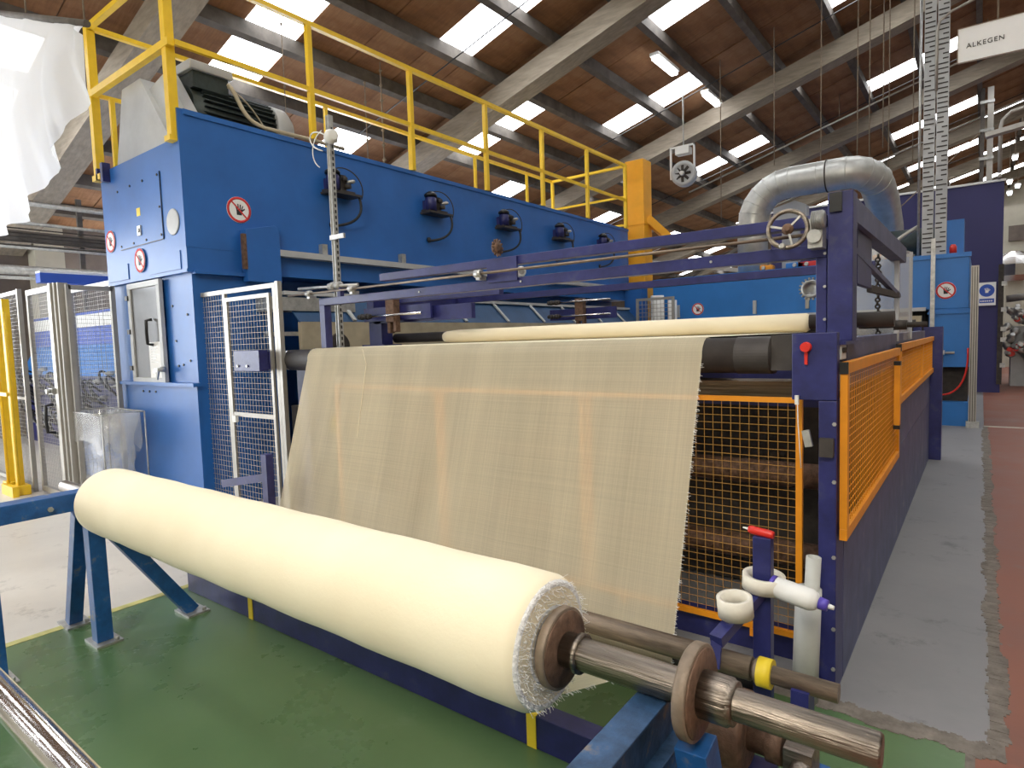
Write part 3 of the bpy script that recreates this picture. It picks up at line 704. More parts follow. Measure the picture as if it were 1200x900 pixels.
lk = thing('guard_latch', (-.43, 4.9, 1.0), 'small orange upright latch bar where the two aisle guards meet', 'latch')
obj('bar', B(-.444, -.41, 4.66, 4.72, .97, 1.36), 'orange', lk, bevel=.003); obj('cap', B(-.446, -.408, 4.658, 4.722, 1.36, 1.385).box(-.446, -.408, 4.658, 4.722, .945, .97), 'black', lk)
cfb = thing('plastic_cover', (-.5, 6.3, 1.5), 'scratched clear upright plastic cover above the aisle guards', 'cover')
obj('front_sheet', MB().prism([(-.52, 5.5, 1.5), (-.52, 5.5, 2.2), (-.50, 6.5, 2.26), (-.50, 6.5, 1.5)], (.006, 0, 0)), 'clear', cfb)
obj('side_sheet', MB().prism([(-.78, 5.46, 1.5), (-.78, 5.46, 2.2), (-.52, 5.46, 2.2), (-.52, 5.46, 1.5)], (0, .006, 0)), 'clear', cfb)
obj('strip', B(-.525, -.495, 5.45, 5.5, 1.5, 2.22).box(-.515, -.49, 6.5, 6.54, 1.5, 2.26), 'ash', cfb)
ch = thing('drive_chain', (-.62, 5.2, 1.5), 'dark hanging chain and knobs beside the clear cover', 'chain')
cm = MB()
for i in range(26):
    z = 1.52+.024*i; cm.torus((-.60+.004*math.sin(i), 5.2, z), (1, 0, 0) if i % 2 else (0, 1, 0), .014, .007, 8, 5)
obj('links', cm, 'dark', ch, kind='stuff'); obj('knob', MB().cyl((-.72, 5.2, 1.62), (-.30, 5.2, 1.62), .02, 10).cyl((-.5, 5.2, 1.62), (-.42, 5.2, 1.62), .035, 12), 'dark', ch)

# ================================================================ BLUE DRYER CABINET (left)
CX0, CX1, CY0, CY1, CT = -7.86, -6.0, 2.87, 12.1, 3.86
cab = thing('dryer_cabinet', (-6.9, 7.4, 0), 'huge blue machine cabinet with a yellow railing along its top', 'machine')
obj('upper_body', B(CX0, CX1, CY0+.003, CY1, 2.36, 3.60), 'blue', cab)
obj('side_cladding', B(CX1-.03, CX1+.003, CY0, CY1, 2.58, CT), 'blue', cab)
obj('roof_lip', B(CX1-.06, CX1+.018, CY0+.05, CY1, CT-.05, CT), 'blue', cab)
obj('roof_grating', B(CX0+.05, CX1-.10, 4.75, CY1-.05, 3.62, 3.82), 'galv', cab)
obj('front_step_body', B(CX0+.04, CX1-.02, CY0+.045, 3.8, 0, 2.36), 'blue', cab)
obj('lower_body', B(CX0+.04, -6.45, 3.8, CY1, 0, 2.36), 'blue', cab)
obj('front_flange', B(CX0+.02, CX1+.01, CY0-.01, CY0+.05, 2.345, 2.375), 'blue', cab)
obj('side_step', B(CX1-.02, CX1+.05, CY0+.05, 3.42, 2.33, 2.37), 'blue', cab)
obj('front_ledge', B(CX0+.10, CX1+.02, CY0-.03, CY0+.05, 1.25, 1.285), 'blue', cab)
obj('lower_front_panel', B(CX0+.04, CX1-.01, CY0+.02, CY0+.045, .05, 1.25), 'blue', cab)
# access panel with a cross of screws
ap = obj('access_panel', B(-7.45, -6.435, CY0-.008, CY0+.002, 2.71, 3.36), 'blue', cab)
sm = MB()
for x, z in [(-7.41, 3.32), (-7.1, 3.33), (-6.8, 3.33), (-6.47, 3.33), (-6.46, 3.02), (-6.46, 2.75), (-6.8, 2.74), (-7.1, 2.74), (-7.41, 2.74)]:
    sm.lathe((x, CY0-.008, z), (0, -1, 0), [(0, .013), (.008, .013)], 6)
obj('screw', sm, 'black', ap)
obj('panel_seam', B(-6.435, -6.428, CY0-.006, CY0+.001, 2.71, 3.36).box(-7.45, -6.435, CY0-.006, CY0+.001, 2.703, 2.71), 'black', cab)
obj('warning_sticker', B(-6.98, -6.90, CY0-.011, CY0-.008, 3.00, 3.08), 'amberp', ap)
obj('lock', B(-6.98, -6.90, CY0-.02, CY0-.008, 2.80, 2.90).lathe((-6.94, CY0-.02, 2.85), (0, -1, 0), [(0, .02), (.01, .02)], 12), 'galv', ap)
lp = obj('lower_access_panel', B(-7.84, -7.30, CY0-.006, CY0+.002, 2.385, 2.55), 'blue', cab)
obj('small_panel', B(-6.80, -6.12, CY0-.005, CY0+.002, 2.385, 2.56), 'blue', cab)
obj('disc_plate', MB().lathe((-6.22, CY0+.003, 2.84), (0, -1, 0), [(0, .125), (.008, .125), (.012, .115), (.014, .10), (.014, .05)], 32), 'ash', cab, label='pale round disc plate')
# inspection door
dw = obj('inspection_door', MB().box(-7.34, -6.58, CY0-.02, CY0+.02, 2.27, 2.33).box(-7.34, -6.58, CY0-.02, CY0+.02, 1.27, 1.33).box(-7.34, -7.27, CY0-.02, CY0+.02, 1.33, 2.27).box(-6.65, -6.58, CY0-.02, CY0+.02, 1.33, 2.27), 'ash', cab, label='pale framed inspection door with dark window', bevel=.004)
obj('door_glass', B(-7.27, -6.65, CY0-.004, CY0+.004, 1.33, 2.27), 'clear_dark', dw)
obj('handle', MB().tube([(-6.78, CY0-.02, 1.93), (-6.80, CY0-.07, 1.92), (-6.80, CY0-.075, 1.80), (-6.80, CY0-.07, 1.68), (-6.78, CY0-.02, 1.67)], .016, 8), 'black', dw)
obj('notice_sheet', B(-6.92, -6.66, CY0-.011, CY0-.008, 1.33, 1.70), 'paper', dw, label='white instruction sheet with faint print')
pt = MB()
for i in range(7): pt.box(-6.88, -6.72-.03*(i % 3), CY0-.0125, CY0-.011, 1.645-.026*i, 1.652-.026*i)
pt.box(-6.86, -6.80, CY0-.0125, CY0-.011, 1.37, 1.43).box(-6.78, -6.72, CY0-.0125, CY0-.011, 1.37, 1.43)
obj('notice_print', pt, 'galv', dw)
for z in (2.18, 1.82, 1.43): obj('hinge', B(-7.37, -7.31, CY0-.035, CY0-.02, z-.025, z+.025), 'black', dw)
obj('latch', MB().lathe((-6.57, CY0-.02, 1.42), (0, -1, 0), [(0, .03), (.03, .03), (.05, .02), (.08, .02)], 14).bar((-6.57, CY0-.08, 1.42), (-6.60, CY0-.09, 1.32), .02, .02), 'galv', dw)
sm = MB()
for i, (x, z) in enumerate([(-7.45, 2.1), (-7.45, 1.7), (-6.45, 2.05), (-6.42, 1.7), (-6.4, 1.45), (-6.15, 1.95), (-6.15, 1.5), (-7.2, 1.18), (-7.05, 1.18), (-6.9, 1.18), (-6.30, 1.46)]):
    sm.lathe((x, CY0+.02 if z < 1.25 else CY0+.045, z), (0, -1, 0), [(0, .013), (.01, .013)], 6)
obj('screw', sm, 'black', cab)
# side: ledge, inclined skirt, cream strip
obj('side_ledge', B(-6.0, -5.90, 3.80, CY1, 2.565, 2.63), 'ash', cab, label='pale ledge strip')
obj('recess_wall', B(-6.45, -6.42, 3.8, CY1, 1.3, 2.565), 'blue', cab)
obj('lower_ledge', B(-6.0, -5.88, 3.80, CY1, 2.16, 2.20), 'ash', cab, label='pale ledge strip')
obj('skirt', MB().prism([(-5.92, 3.80, 2.15), (-5.92, CY1, 2.15), (-5.62, CY1, 1.86), (-5.62, 3.80, 1.86)], (-.01, 0, -.01)), 'skirt', cab)
for i in range(9):
    y = 4.5+.95*i; obj('skirt_rib', MB().bar((-5.90, y, 2.165), (-5.61, y, 1.88), .045, .02), 'ash', cab, label=None)
obj('cream_strip', B(-5.66, -5.60, 3.80, CY1, 1.30, 1.86), 'beige', cab, label='beige lower strip')
obj('steel_band', B(-6.0, -5.72, 3.55, 4.6, 1.98, 2.12).box(-5.9, -5.66, 3.55, 4.8, 1.72, 1.76), 'galv', cab)
obj('lower_panel', B(-5.75, -5.65, 3.9, CY1, .0, 1.3), 'beige', cab)
obj('dark_opening', MB().lathe((-5.595, 4.25, 1.60), (1, 0, 0), [(0, .14), (.01, .14), (.012, .12)], 28), 'dark', cab)
fp = [(-5.90, 3.42, 2.28), (-5.90, 3.80, 2.28)]+[(-5.90, 3.74+.06*math.cos(a), 2.81+.06*math.sin(a)) for a in (0, .4, .8, 1.2, PI/2)]+[(-5.90, 3.42, 2.80)]
obj('flap_plate', MB().prism(fp, (-.10, 0, 0)), 'blue', cab, bevel=.004)
obj('flap_hinge', MB().box(-5.93, -5.89, 3.38, 3.42, 2.40, 2.75), 'rust', cab)
obj('side_tab', B(-6.0, -5.93, 5.55, 5.62, 2.63, 2.75).box(-6.0, -5.93, 4.35, 4.42, 2.63, 2.75).box(-6.0, -5.93, 8.1, 8.17, 2.63, 2.75), 'galv', cab)
obj('end_post', B(-6.0, -5.62, 11.9, 12.2, 0, 2.62), 'blue', cab)
# burner / valve units on the side
def valve(y, label):
    t = thing('valve_unit', (-5.9, y, 3.2), label, 'valve', 'black valve units on the blue cabinet side')
    obj('actuator', MB().lathe((-5.88, y-.06, 3.36), (0, 0, 1), [(0, .075), (.16, .075), (.18, .05)], 20).box(-6.0, -5.90, y-.1, y-.02, 3.38, 3.5), 'navy', t)
    obj('top_cap', MB().lathe((-5.88, y-.06, 3.54), (0, 0, 1), [(0, .085), (.03, .085), (.05, .06), (.07, .03)], 20), 'black', t)
    obj('valve_block', MB().box(-5.98, -5.86, y+.03, y+.11, 3.38, 3.55).lathe((-5.86, y+.07, 3.50), (1, 0, 0), [(0, .03), (.04, .03), (.06, .018)], 12).lathe((-5.86, y+.09, 3.42), (1, .6, 0), [(0, .028), (.07, .028)], 12), 'darksteel', t)
    obj('fitting', MB().lathe((-5.84, y+.10, 3.47), (.5, 1, .2), [(0, .02), (.08, .024), (.10, .012)], 10), 'galv', t)
    obj('mounting_plate', B(-6.0, -5.80, y-.15, y+.28, 3.32, 3.345).box(-6.0, -5.84, y-.13, y+.22, 3.345, 3.375), 'darksteel', t)
    obj('hose', MB().tube(bez((-5.83, y+.26, 3.33), (-5.80, y+.34, 3.10), (-5.88, y+.20, 3.00), (-5.98, y-.02, 2.98), 12), .016, 8).lathe((-5.99, y-.03, 2.99), (1, .3, 0), [(0, .035), (.03, .035)], 10), 'black', t)
    obj('cable', MB().tube(bez((-5.86, y-.04, 3.60), (-5.80, y+.12, 3.68), (-5.78, y+.36, 3.50), (-5.82, y+.29, 3.30), 12), .007, 6), 'darksteel', t)
for y, l in ((4.56, 'black valve unit with looped hose nearest the camera, beside the galvanised pole'), (6.13, 'black valve unit with looped hose, second from the near end'),
             (7.72, 'black valve unit with looped hose, the middle one of five'), (9.30, 'black valve unit, second from the amber column'), (10.85, 'black valve unit nearest the amber column')):
    valve(y, l)
gg = thing('pressure_gauge', (-5.95, 8.1, 2.62), 'small round white gauge on the ledge of the blue cabinet', 'gauge')
obj('dial', MB().lathe((-5.93, 8.12, 2.70), (1, -.5, 0), [(0, .07), (.02, .085), (.03, .085), (.032, .06)], 24), 'white', gg); obj('face', MB().lathe((-5.899, 8.105, 2.70), (1, -.5, 0), [(0, .05), (.004, .05)], 20), 'galv', gg)

# prohibition signs: white disc, red ring, red bar, black hand
def hand_shapes(mb, c, u, v, n, s):
    """open hand in relief: palm and five fingers"""
    def P(a, b, d=0): return c+u*a*s+v*b*s+n*d
    mb.prism([P(-.22, -.42), P(.20, -.42), P(.27, .02), P(-.24, .02)], n*.0012)
    for a, l, t in ((-.19, .40, -.12), (-.06, .47, -.03), (.07, .44, .05), (.20, .34, .12)):
        mb.prism([P(a-.05, 0), P(a+.05, 0), P(a+.05+t, l), P(a-.04+t, l)], n*.0012)
    mb.prism([P(.20, -.30), P(.27, -.12), P(.52, .08), P(.46, .16), P(.2, -.02)], n*.0012)
def prohib(name, c, n, r, label, group=None, hand=True, bar=True):
    c, n = Vector(c), Vector(n).normalized(); v = Vector((0,0,1)); u = v.cross(n).normalized()
    t = thing(name, c, label, 'sign', group)
    obj('disc', MB().lathe(c, n, [(0, r), (.004, r)], 36), 'paper', t)
    obj('ring', MB().lathe(c+n*.004, n, [(0, r*.80), (0, r*.985), (.0015, r*.985), (.0015, r*.80)], 36, closed=True), 'redprint', t)
    hb = MB(); hand_shapes(hb, c+n*.0042, u, v, n, r*.95); obj('hand_symbol', hb, 'blackprint', t)
    if bar:
        a = (u*-1+v).normalized(); obj('slash', MB().bar(c+n*.0065+a*r*.84, c+n*.0065-a*r*.84, r*.12, .001, n), 'redprint', t)
prohib('prohibition_sign', (CX1+.004, 3.42, 3.0), (1, 0, 0), .13, 'round red and white no-touching hand sign on the long side of the blue cabinet')
prohib('prohibition_sign', (-7.70, CY0-.002, 2.83), (0, -1, 0), .12, 'round no-touching sign at the left edge of the cabinet front')
prohib('prohibition_sign', (-6.98, CY0-.010, 2.55), (0, -1, 0), .125, 'round no-touching hand sign just above the inspection door')

# yellow railing of the cabinet top
yr = thing('safety_railing', (-6.5, 7.3, 3.6), 'bright yellow steel safety railing around the top of the blue cabinet', 'railing')
def pst(x, y, z0, z1, w=.07): return obj('post', B(x-w/2, x+w/2, y-w/2, y+w/2, z0, z1), 'yellow', yr, bevel=.004)
RX = -5.965
for y in (4.33, 5.85, 7.38, 8.88, 10.38, 11.95): pst(RX, y, 3.86 if y > 5 else 3.90, 5.12, .06)
pst(RX-.10, 2.86, 3.60, 5.15, .085); pst(-7.84, 2.86, 3.55, 5.36-.2, .085)
pst(-7.72, 2.99, 3.60, 4.4, .05)
for y in (4.2, 5.9, 7.6, 9.3, 11): pst(-7.80, y, 3.62, 5.12, .05)
pst(-7.80, 12.0, 3.62, 5.12, .06); pst(-6.9, 12.0, 3.62, 5.12, .06)
obj('top_rail', B(RX-.03, RX+.03, 2.83, 11.98, 5.12, 5.17), 'yellow', yr); obj('mid_rail', B(RX-.02, RX+.02, 2.87, 11.98, 4.41, 4.46), 'yellow', yr)
obj('top_rail', B(-7.84, -7.78, 2.83, 12.03, 5.12, 5.17), 'yellow', yr); obj('mid_rail', B(-7.82, -7.78, 2.87, 11.98, 4.41, 4.45), 'yellow', yr)
obj('top_rail', B(-7.86, RX+.03, 2.82, 2.88, 5.12, 5.17), 'yellow', yr); obj('mid_rail', B(-7.86, RX, 2.81, 2.87, 4.40, 4.47), 'yellow', yr)
obj('top_rail', B(-7.78, RX, 11.97, 12.03, 5.12, 5.17), 'yellow', yr); obj('mid_rail', B(-7.78, RX, 11.98, 12.02, 4.50, 4.54), 'yellow', yr)
obj('kick_rail', B(-7.78, RX, 11.98, 12.02, 3.92, 3.96), 'yellow', yr)
obj('post_foot', B(-7.89, -7.68, 2.80, 2.92, 3.50, 3.56), 'yellow', yr); obj('post_foot', B(-6.13, -6.02, 2.80, 2.92, 3.56, 3.61), 'yellow', yr)
obj('bracket', B(-7.66, -7.60, 2.80, 2.88, 3.46, 3.66).box(-7.78, -7.74, 2.80, 2.86, 3.5, 3.62), 'navy', yr)

# motor and fan hood on the roof
mh = thing('fan_motor', (-6.9, 3.5, 3.6), 'big finned grey motor with pale fan hood on the cabinet roof', 'motor')
obj('fan_hood', MB().add([(-7.55,2.93,3.6),(-6.25,2.93,3.6),(-6.25,3.55,3.6),(-7.55,3.55,3.6),(-7.36,2.96,4.40),(-6.92,2.96,4.40),(-6.92,3.4,4.40),(-7.36,3.4,4.40)],
    [(0,3,2,1),(4,5,6,7),(0,1,5,4),(1,2,6,5),(2,3,7,6),(3,0,4,7)]), 'ash', mh)
obj('motor_flange', MB().add([(-6.93,3.0,4.25),(-6.20,3.0,3.6),(-6.10,3.0,3.9),(-6.45,3.0,4.35)]+[(-6.93,3.12,4.25),(-6.20,3.12,3.6),(-6.10,3.12,3.9),(-6.45,3.12,4.35)], [(0,1,2,3),(4,7,6,5),(0,4,5,1),(1,5,6,2),(2,6,7,3),(3,7,4,0)]), 'ash', mh)
fin = [(0, .20)]
for i in range(16): fin += [(.02+.0, .20)]
mc = Vector((-6.45, 3.15, 4.03)); md = Vector((0, 1, 0))
obj('motor_body', MB().cyl(mc, mc+md*.95, .225, 28), 'green_motor', mh)
fb = MB()
for i in range(28):
    a = 2*PI*i/28; d = Vector((math.cos(a), 0, math.sin(a))); fb.bar(mc+md*.1+d*.245, mc+md*.88+d*.245, .05, .010, Vector((math.sin(a), 0, -math.cos(a))))
obj('cooling_fins', fb, 'green_motor', mh)
obj('fan_cowl', MB().lathe(mc+md*.90, md, [(0, .27), (.16, .265), (.24, .20), (.25, .12)], 28), 'ash', mh)
obj('terminal_box', MB().box(-6.55, -6.23, 3.16, 3.52, 4.20, 4.36), 'green_motor', mh); obj('terminal_lid', MB().box(-6.58, -6.20, 3.12, 3.56, 4.36, 4.45), 'ash', mh, bevel=.01)
obj('cable_conduit', MB().tube(bez((-6.19, 3.50, 4.30), (-6.05, 3.55, 4.15), (-6.10, 3.55, 3.9), (-5.99, 3.85, 3.89), 12)+[Vector((-5.975, 4.35, 3.895)), Vector((-5.97, 4.75, 3.89))], .022, 8), 'beige', mh)
obj('cable', MB().tube(bez((-6.21, 3.5, 4.28), (-6.12, 3.66, 4.2), (-6.12, 3.8, 4.0), (-6.14, 3.92, 3.83), 8), .008, 6), 'beige', mh)
obj('motor_base', B(-6.7, -6.2, 3.2, 4.05, 3.6, 3.80), 'dark', mh)

# galvanised pole with camera
gp = thing('conduit_pole', (-4.5, 3.2, 1.5), 'galvanised slotted strut pole standing in front of the blue cabinet', 'pole')
obj('strut', B(-4.53, -4.49, 3.43, 3.47, 0, 3.58), 'galv', gp)
sl = MB()
for i in range(66): sl.box(-4.4895, -4.4885, 3.442, 3.458, .2+.05*i, .228+.05*i)
obj('slots', sl, 'black', gp); obj('flange', B(-4.53, -4.525, 3.42, 3.43, 0, 3.58).box(-4.495, -4.49, 3.42, 3.43, 0, 3.58), 'galv', gp)
obj('clip', B(-4.54, -4.35, 3.41, 3.43, 2.52, 2.56), 'galv', gp)
cmn = thing('security_camera', (-4.43, 3.4, 3.3), 'small white camera head clamped near the top of the galvanised pole', 'camera')
obj('housing', MB().lathe((-4.46, 3.40, 3.37), (.9, -.3, 0), [(0, .03), (0, .05), (.05, .06), (.06, .045), (.10, .045), (.10, .03)], 20), 'white', cmn)
obj('lens', MB().lathe((-4.375, 3.372, 3.37), (.9, -.3, 0), [(0, .03), (.008, .03)], 16), 'purple', cmn); obj('clamp', B(-4.55, -4.45, 3.41, 3.48, 3.35, 3.39), 'white', cmn)
obj('wires', MB().tube(bez((-4.50, 3.39, 3.40), (-4.75, 3.38, 3.55), (-4.78, 3.38, 3.35), (-4.55, 3.39, 3.28), 12), .006, 6).tube(bez((-4.55, 3.39, 3.45), (-4.70, 3.38, 3.40), (-4.72, 3.38, 3.22), (-4.60, 3.39, 3.15), 12), .005, 6), 'white', cmn)
# amber column
ac = thing('amber_column', (-5.87, 12.5, 0), 'tall amber yellow square column at the far end of the blue cabinet', 'column')
obj('shaft', B(-6.10, -5.68, 12.22, 12.62, 0, 5.30), 'amber', ac, bevel=.01); obj('collar', B(-6.11, -5.67, 12.21, 12.63, 3.95, 3.97), 'amber', ac)
obj('brace', MB().bar((-5.72, 12.45, 4.1), (-5.25, 12.8, 3.55), .16, .16), 'amber', ac)

# ================================================================ aluminium mesh gate between cabinet and frame
ag = thing('mesh_gate', (-5.4, 3.0, 0), 'tall aluminium framed wire mesh gate between blue cabinet and navy frame', 'gate')
gy = 2.985
def afr(t, x0, x1, z0, z1, w, y0=gy, y1=gy+.03, m='alu'):
    for b in (B(x0, x1, y0, y1, z1-w, z1), B(x0, x1, y0, y1, z0, z0+w), B(x0, x0+w, y0, y1, z0+w, z1-w), B(x1-w, x1, y0, y1, z0+w, z1-w)): obj('frame_bar', b, m, t)
afr(ag, -6.08, -4.755, .05, 2.15, .04)
obj('centre_post', B(-5.62, -5.58, gy, gy+.03, .09, 2.11), 'alu', ag)
afr(ag, -5.56, -4.83, .11, 2.07, .035, gy-.012, gy+.012)
obj('cross_rail', B(-5.52, -4.87, gy-.008, gy+.018, .98, 1.02), 'alu', ag)
obj('edge_post', B(-4.752, -4.71, gy, gy+.04, 0, 2.16), 'alu', ag)
obj('wire_mesh', grid_wires(MB(), (-6.04, gy+.015, .09), (1,0,0), (0,0,1), .42, 2.02, .05, .05, .0024), 'alu', ag, kind='stuff')
obj('wire_mesh', grid_wires(MB(), (-5.53, gy, .14), (1,0,0), (0,0,1), .67, 1.9, .05, .05, .0024), 'alu', ag, kind='stuff')
obj('gate_latch', B(-5.50, -5.44, gy-.04, gy-.012, .93, .99), 'white', ag)
vb = thing('valve_bracket', (-4.6, 2.6, 0), 'navy angle bracket standing low in front of the mesh gate', 'bracket')
obj('upright', B(-4.33, -4.26, 2.52, 2.58, 0, .80), 'navy', vb); obj('arm', MB().bar((-4.32, 2.55, .62), (-4.95, 2.55, .50), .05, .06), 'navy', vb)
# dark aggregate between gate and frame
dg = thing('pump_set', (-5.1, 3.8, 0), 'dark pump set with a yellow guard behind the mesh gate', 'pump')
obj('pump_body', MB().cyl((-5.3, 3.7, .55), (-4.75, 3.7, .55), .2, 20).lathe((-4.75, 3.7, .55), (1, 0, 0), [(0, .1), (.1, .1)], 12), 'darksteel', dg)
obj('yellow_guard', MB().lathe((-4.8, 3.55, .86), (1, 0, 0), [(0, .10), (.22, .10)], 16), 'yellow', dg)
obj('frame', B(-5.5, -4.95, 3.5, 3.85, 0, .32), 'navy', dg); obj('motor', MB().lathe((-5.2, 3.6, 1.15), (1, 0, 0), [(0, .1), (.02, .13), (.3, .13), (.34, .08)], 16), 'green_motor', dg)
obj('motor_stand', B(-5.4, -4.95, 3.5, 3.85, .76, 1.03), 'dark', dg)

# ================================================================ LEFT: aluminium safety fence, yellow posts, waste bag
fd = thing('fence_door', (-8.3, 2.34, 0), 'aluminium framed mesh door with black handle left of the blue cabinet', 'door')
afr(fd, -8.70, -7.93, .03, 2.34, .06, 2.32, 2.36)
obj('wire_mesh', grid_wires(MB(), (-8.64, 2.34, .09), (1,0,0), (0,0,1), .65, 2.19, .045, .045, .0019), 'alu', fd, kind='stuff')
obj('handle', MB().tube([(-8.08, 2.32, 1.06), (-8.08, 2.25, 1.05), (-8.08, 2.24, .9), (-8.08, 2.25, .76), (-8.08, 2.32, .75)], .017, 8), 'black', fd)
obj('latch', MB().box(-8.06, -7.94, 2.28, 2.32, 1.18, 1.24).lathe((-8.0, 2.28, 1.21), (0, -1, 0), [(0, .025), (.04, .025)], 10), 'galv', fd)
def fpanel(p0, p1, z0, z1, label, n=1, mesh='alu', glazed=False, mid=None, grp='mesh fence panels by the blue cabinet'):
    p0 = Vector((*p0, 0)); p1 = Vector((*p1, 0)); t = thing('mesh_fence', (p0+p1)/2, label, 'fence', grp)
    d = (p1-p0).normalized(); L = (p1-p0).length; up = Vector((0,0,1)); w = .045
    obj('frame_bar', MB().bar(p0+up*(z1-w/2), p1+up*(z1-w/2), w, w), 'alu', t); obj('frame_bar', MB().bar(p0+up*(z0+w/2), p1+up*(z0+w/2), w, w), 'alu', t)
    obj('frame_post', MB().bar(p0+up*0, p0+up*(z1+.01), w, w, (0,1,0)), 'alu', t); obj('frame_post', MB().bar(p1+up*0, p1+up*(z1+.01), w, w, (0,1,0)), 'alu', t)
    if mid: obj('frame_bar', MB().bar(p0+up*mid, p1+up*mid, w*.7, w*.7), 'alu', t)
    obj('wire_mesh', grid_wires(MB(), p0+up*(z0+w)+d*w/2, d, up, L-w, z1-z0-2*w, .045, .045, .0018), mesh, t, kind='stuff')
    return t
cpst = thing('fence_post', (-7.86, 2.38, 0), 'wide ribbed aluminium corner post of the mesh fence', 'post')
for i in range(3): obj('profile', B(-7.915+.055*i, -7.865+.055*i, 2.31+.02*i, 2.40+.02*i, 0, 2.36), 'alu', cpst)
fpanel((-7.70, 2.42), (-7.72+.02, 2.84), .05, 2.33, 'short mesh fence panel closing the corner beside the blue cabinet')
# in front the mesh bay seen between corner post and cabinet
fb_ = thing('fence_bay', (-8.4, 2.97, 0), 'mesh bay with plastic trims between the corner post and the blue cabinet', 'fence')
afr(fb_, -9.45, -8.02, .70, 2.45, .06, 2.98, 3.02)
obj('frame_post', B(-8.02, -7.90, 2.98, 3.02, 0, 2.47), 'alu', fb_); obj('frame_post', B(-9.45, -9.38, 2.98, 3.02, 0, .70), 'alu', fb_)
obj('wire_mesh', grid_wires(MB(), (-9.39, 3.0, .76), (1,0,0), (0,0,1), 1.31, 1.63, .05, .05, .0019), 'alu', fb_, kind='stuff')
obj('lower_sheet', B(-9.39, -8.02, 2.995, 3.005, .02, .70), 'blue', fb_)
fpanel((-8.86, 2.30), (-12.0, 2.35), .04, 2.36, 'long dark mesh fence panel left of the aluminium door', mid=1.1)
def ypost(x, y, z1, label, r=.035):
    t = thing('guard_post', (x, y, 0), label, 'post', 'yellow posts at the left fence')
    obj('post', B(x-r, x+r, y-r, y+r, .1, z1), 'yellow', t); obj('base_block', B(x-.10, x+.12, y-.07, y+.07, 0, .11), 'yellow', t, bevel=.006)
    return t
ypost(-8.86, 2.16, 2.25, 'bright yellow square post in front of the fence door, right one of the pair')
ypost(-9.25, 2.18, 2.25, 'bright yellow square post left of its twin by the left fence')
yb = thing('light_curtain_bar', (-9.1, 2.1, 0), 'thin yellow light curtain rods beside the yellow posts', 'bar')
obj('rod', MB().cyl((-9.02, 2.09, .12), (-9.02, 2.09, 2.15), .016, 10).cyl((-8.74, 2.12, .12), (-8.74, 2.12, 2.1), .014, 10), 'yellow', yb)
obj('bracket', B(-9.3, -8.74, 2.075, 2.10, 1.15, 1.19), 'yellow', yb); obj('junction_box', B(-9.34, -9.20, 2.08, 2.14, 1.75, 1.9), 'white', yb)
obj('base', B(-9.1, -8.68, 2.04, 2.10, 0, .12), 'yellow', yb)
# waste bag on a frame
wb = thing('waste_bag_stand', (-7.3, 2.72, 0), 'clear plastic waste sack hung on a wire frame beside the blue cabinet', 'waste bag')
bx0, bx1, by0, by1, bz = -8.0, -7.0, 2.40, 2.80, .98
mb = MB(); n = 44; rows = 14
for j in range(rows+1):
    z = bz-.93*j/rows; f = 1-.22*min(1, j/5); f += .03*math.sin(j*1.3)
    for i in range(n):
        a = 2*PI*i/n; cx = math.copysign(abs(math.cos(a))**.45, math.cos(a)); cy = math.copysign(abs(math.sin(a))**.45, math.sin(a))
        w = 1+.05*math.sin(i*3.1+j*.7)+.03*math.sin(i*1.7-j*1.9)
        mb.v.append(((bx0+bx1)/2+(bx1-bx0)/2*cx*f*w, (by0+by1)/2+(by1-by0)/2*cy*f*w, z+.02*math.sin(i*2.3)*(j > 0)))
for j in range(rows):
    for i in range(n): mb.f.append((j*n+i, j*n+(i+1) % n, (j+1)*n+(i+1) % n, (j+1)*n+i)); mb.sm.append(True)
obj('sack', mb, 'clear', wb)
mb = MB()
for j in range(6):
    z = bz+.004-.36*j/5
    for i in range(n):
        a = 2*PI*i/n; cx = math.copysign(abs(math.cos(a))**.45, math.cos(a)); cy = math.copysign(abs(math.sin(a))**.45, math.sin(a))
        f = 1.05+.04*math.sin(i*2.2)*j/5; z2 = z-(.07*math.sin(i*.9)*(j/5))
        mb.v.append(((bx0+bx1)/2+(bx1-bx0)/2*cx*f, (by0+by1)/2+(by1-by0)/2*cy*f, z2))
for j in range(5):
    for i in range(n): mb.f.append((j*n+i, j*n+(i+1) % n, (j+1)*n+(i+1) % n, (j+1)*n+i)); mb.sm.append(True)
obj('folded_rim', mb, 'clear', wb)
fmr = MB()
for x in (bx0, bx1):
    for y in (by0, by1): fmr.cyl((x, y, 0), (x, y, bz), .008, 8)
for z in (bz, .05): fmr.tube([(bx0,by0,z),(bx1,by0,z),(bx1,by1,z),(bx0,by1,z),(bx0,by0,z)], .008, 6)
obj('wire_frame', fmr, 'galv', wb)
# machine behind the left fence
bm = thing('blue_line_machine', (-10.5, 4.4, 0), 'blue machine with hoses and plastic covers behind the left mesh fence', 'machine')
obj('body', B(-14.7, -8.25, 3.75, 4.6, 0, 1.25), 'navy', bm); obj('upper_body', B(-14.7, -8.25, 4.0, 4.6, 1.25, 2.3), 'blueprint', bm, label='royal blue upper panel'); obj('white_slat', B(-14.6, -8.3, 3.97, 3.995, 2.05, 2.25), 'white', bm); obj('blue_lid', MB().prism([(-14.6, 3.72, 1.25), (-8.3, 3.72, 1.25), (-8.3, 3.97, 1.75), (-14.6, 3.97, 1.75)], (0, .02, 0)), 'bright', bm)
obj('top_header', B(-11.1, -10.9, 3.1, 6.0, 2.66, 2.80), 'blueprint', bm, label='royal blue header beam'); obj('header_trim', B(-11.1, -10.9, 3.1, 6.0, 2.80, 2.83), 'white', bm)
obj('header_post', B(-11.06, -10.94, 5.0, 5.1, 2.3, 2.66), 'navy', bm)
hm = MB(); random.seed(11)
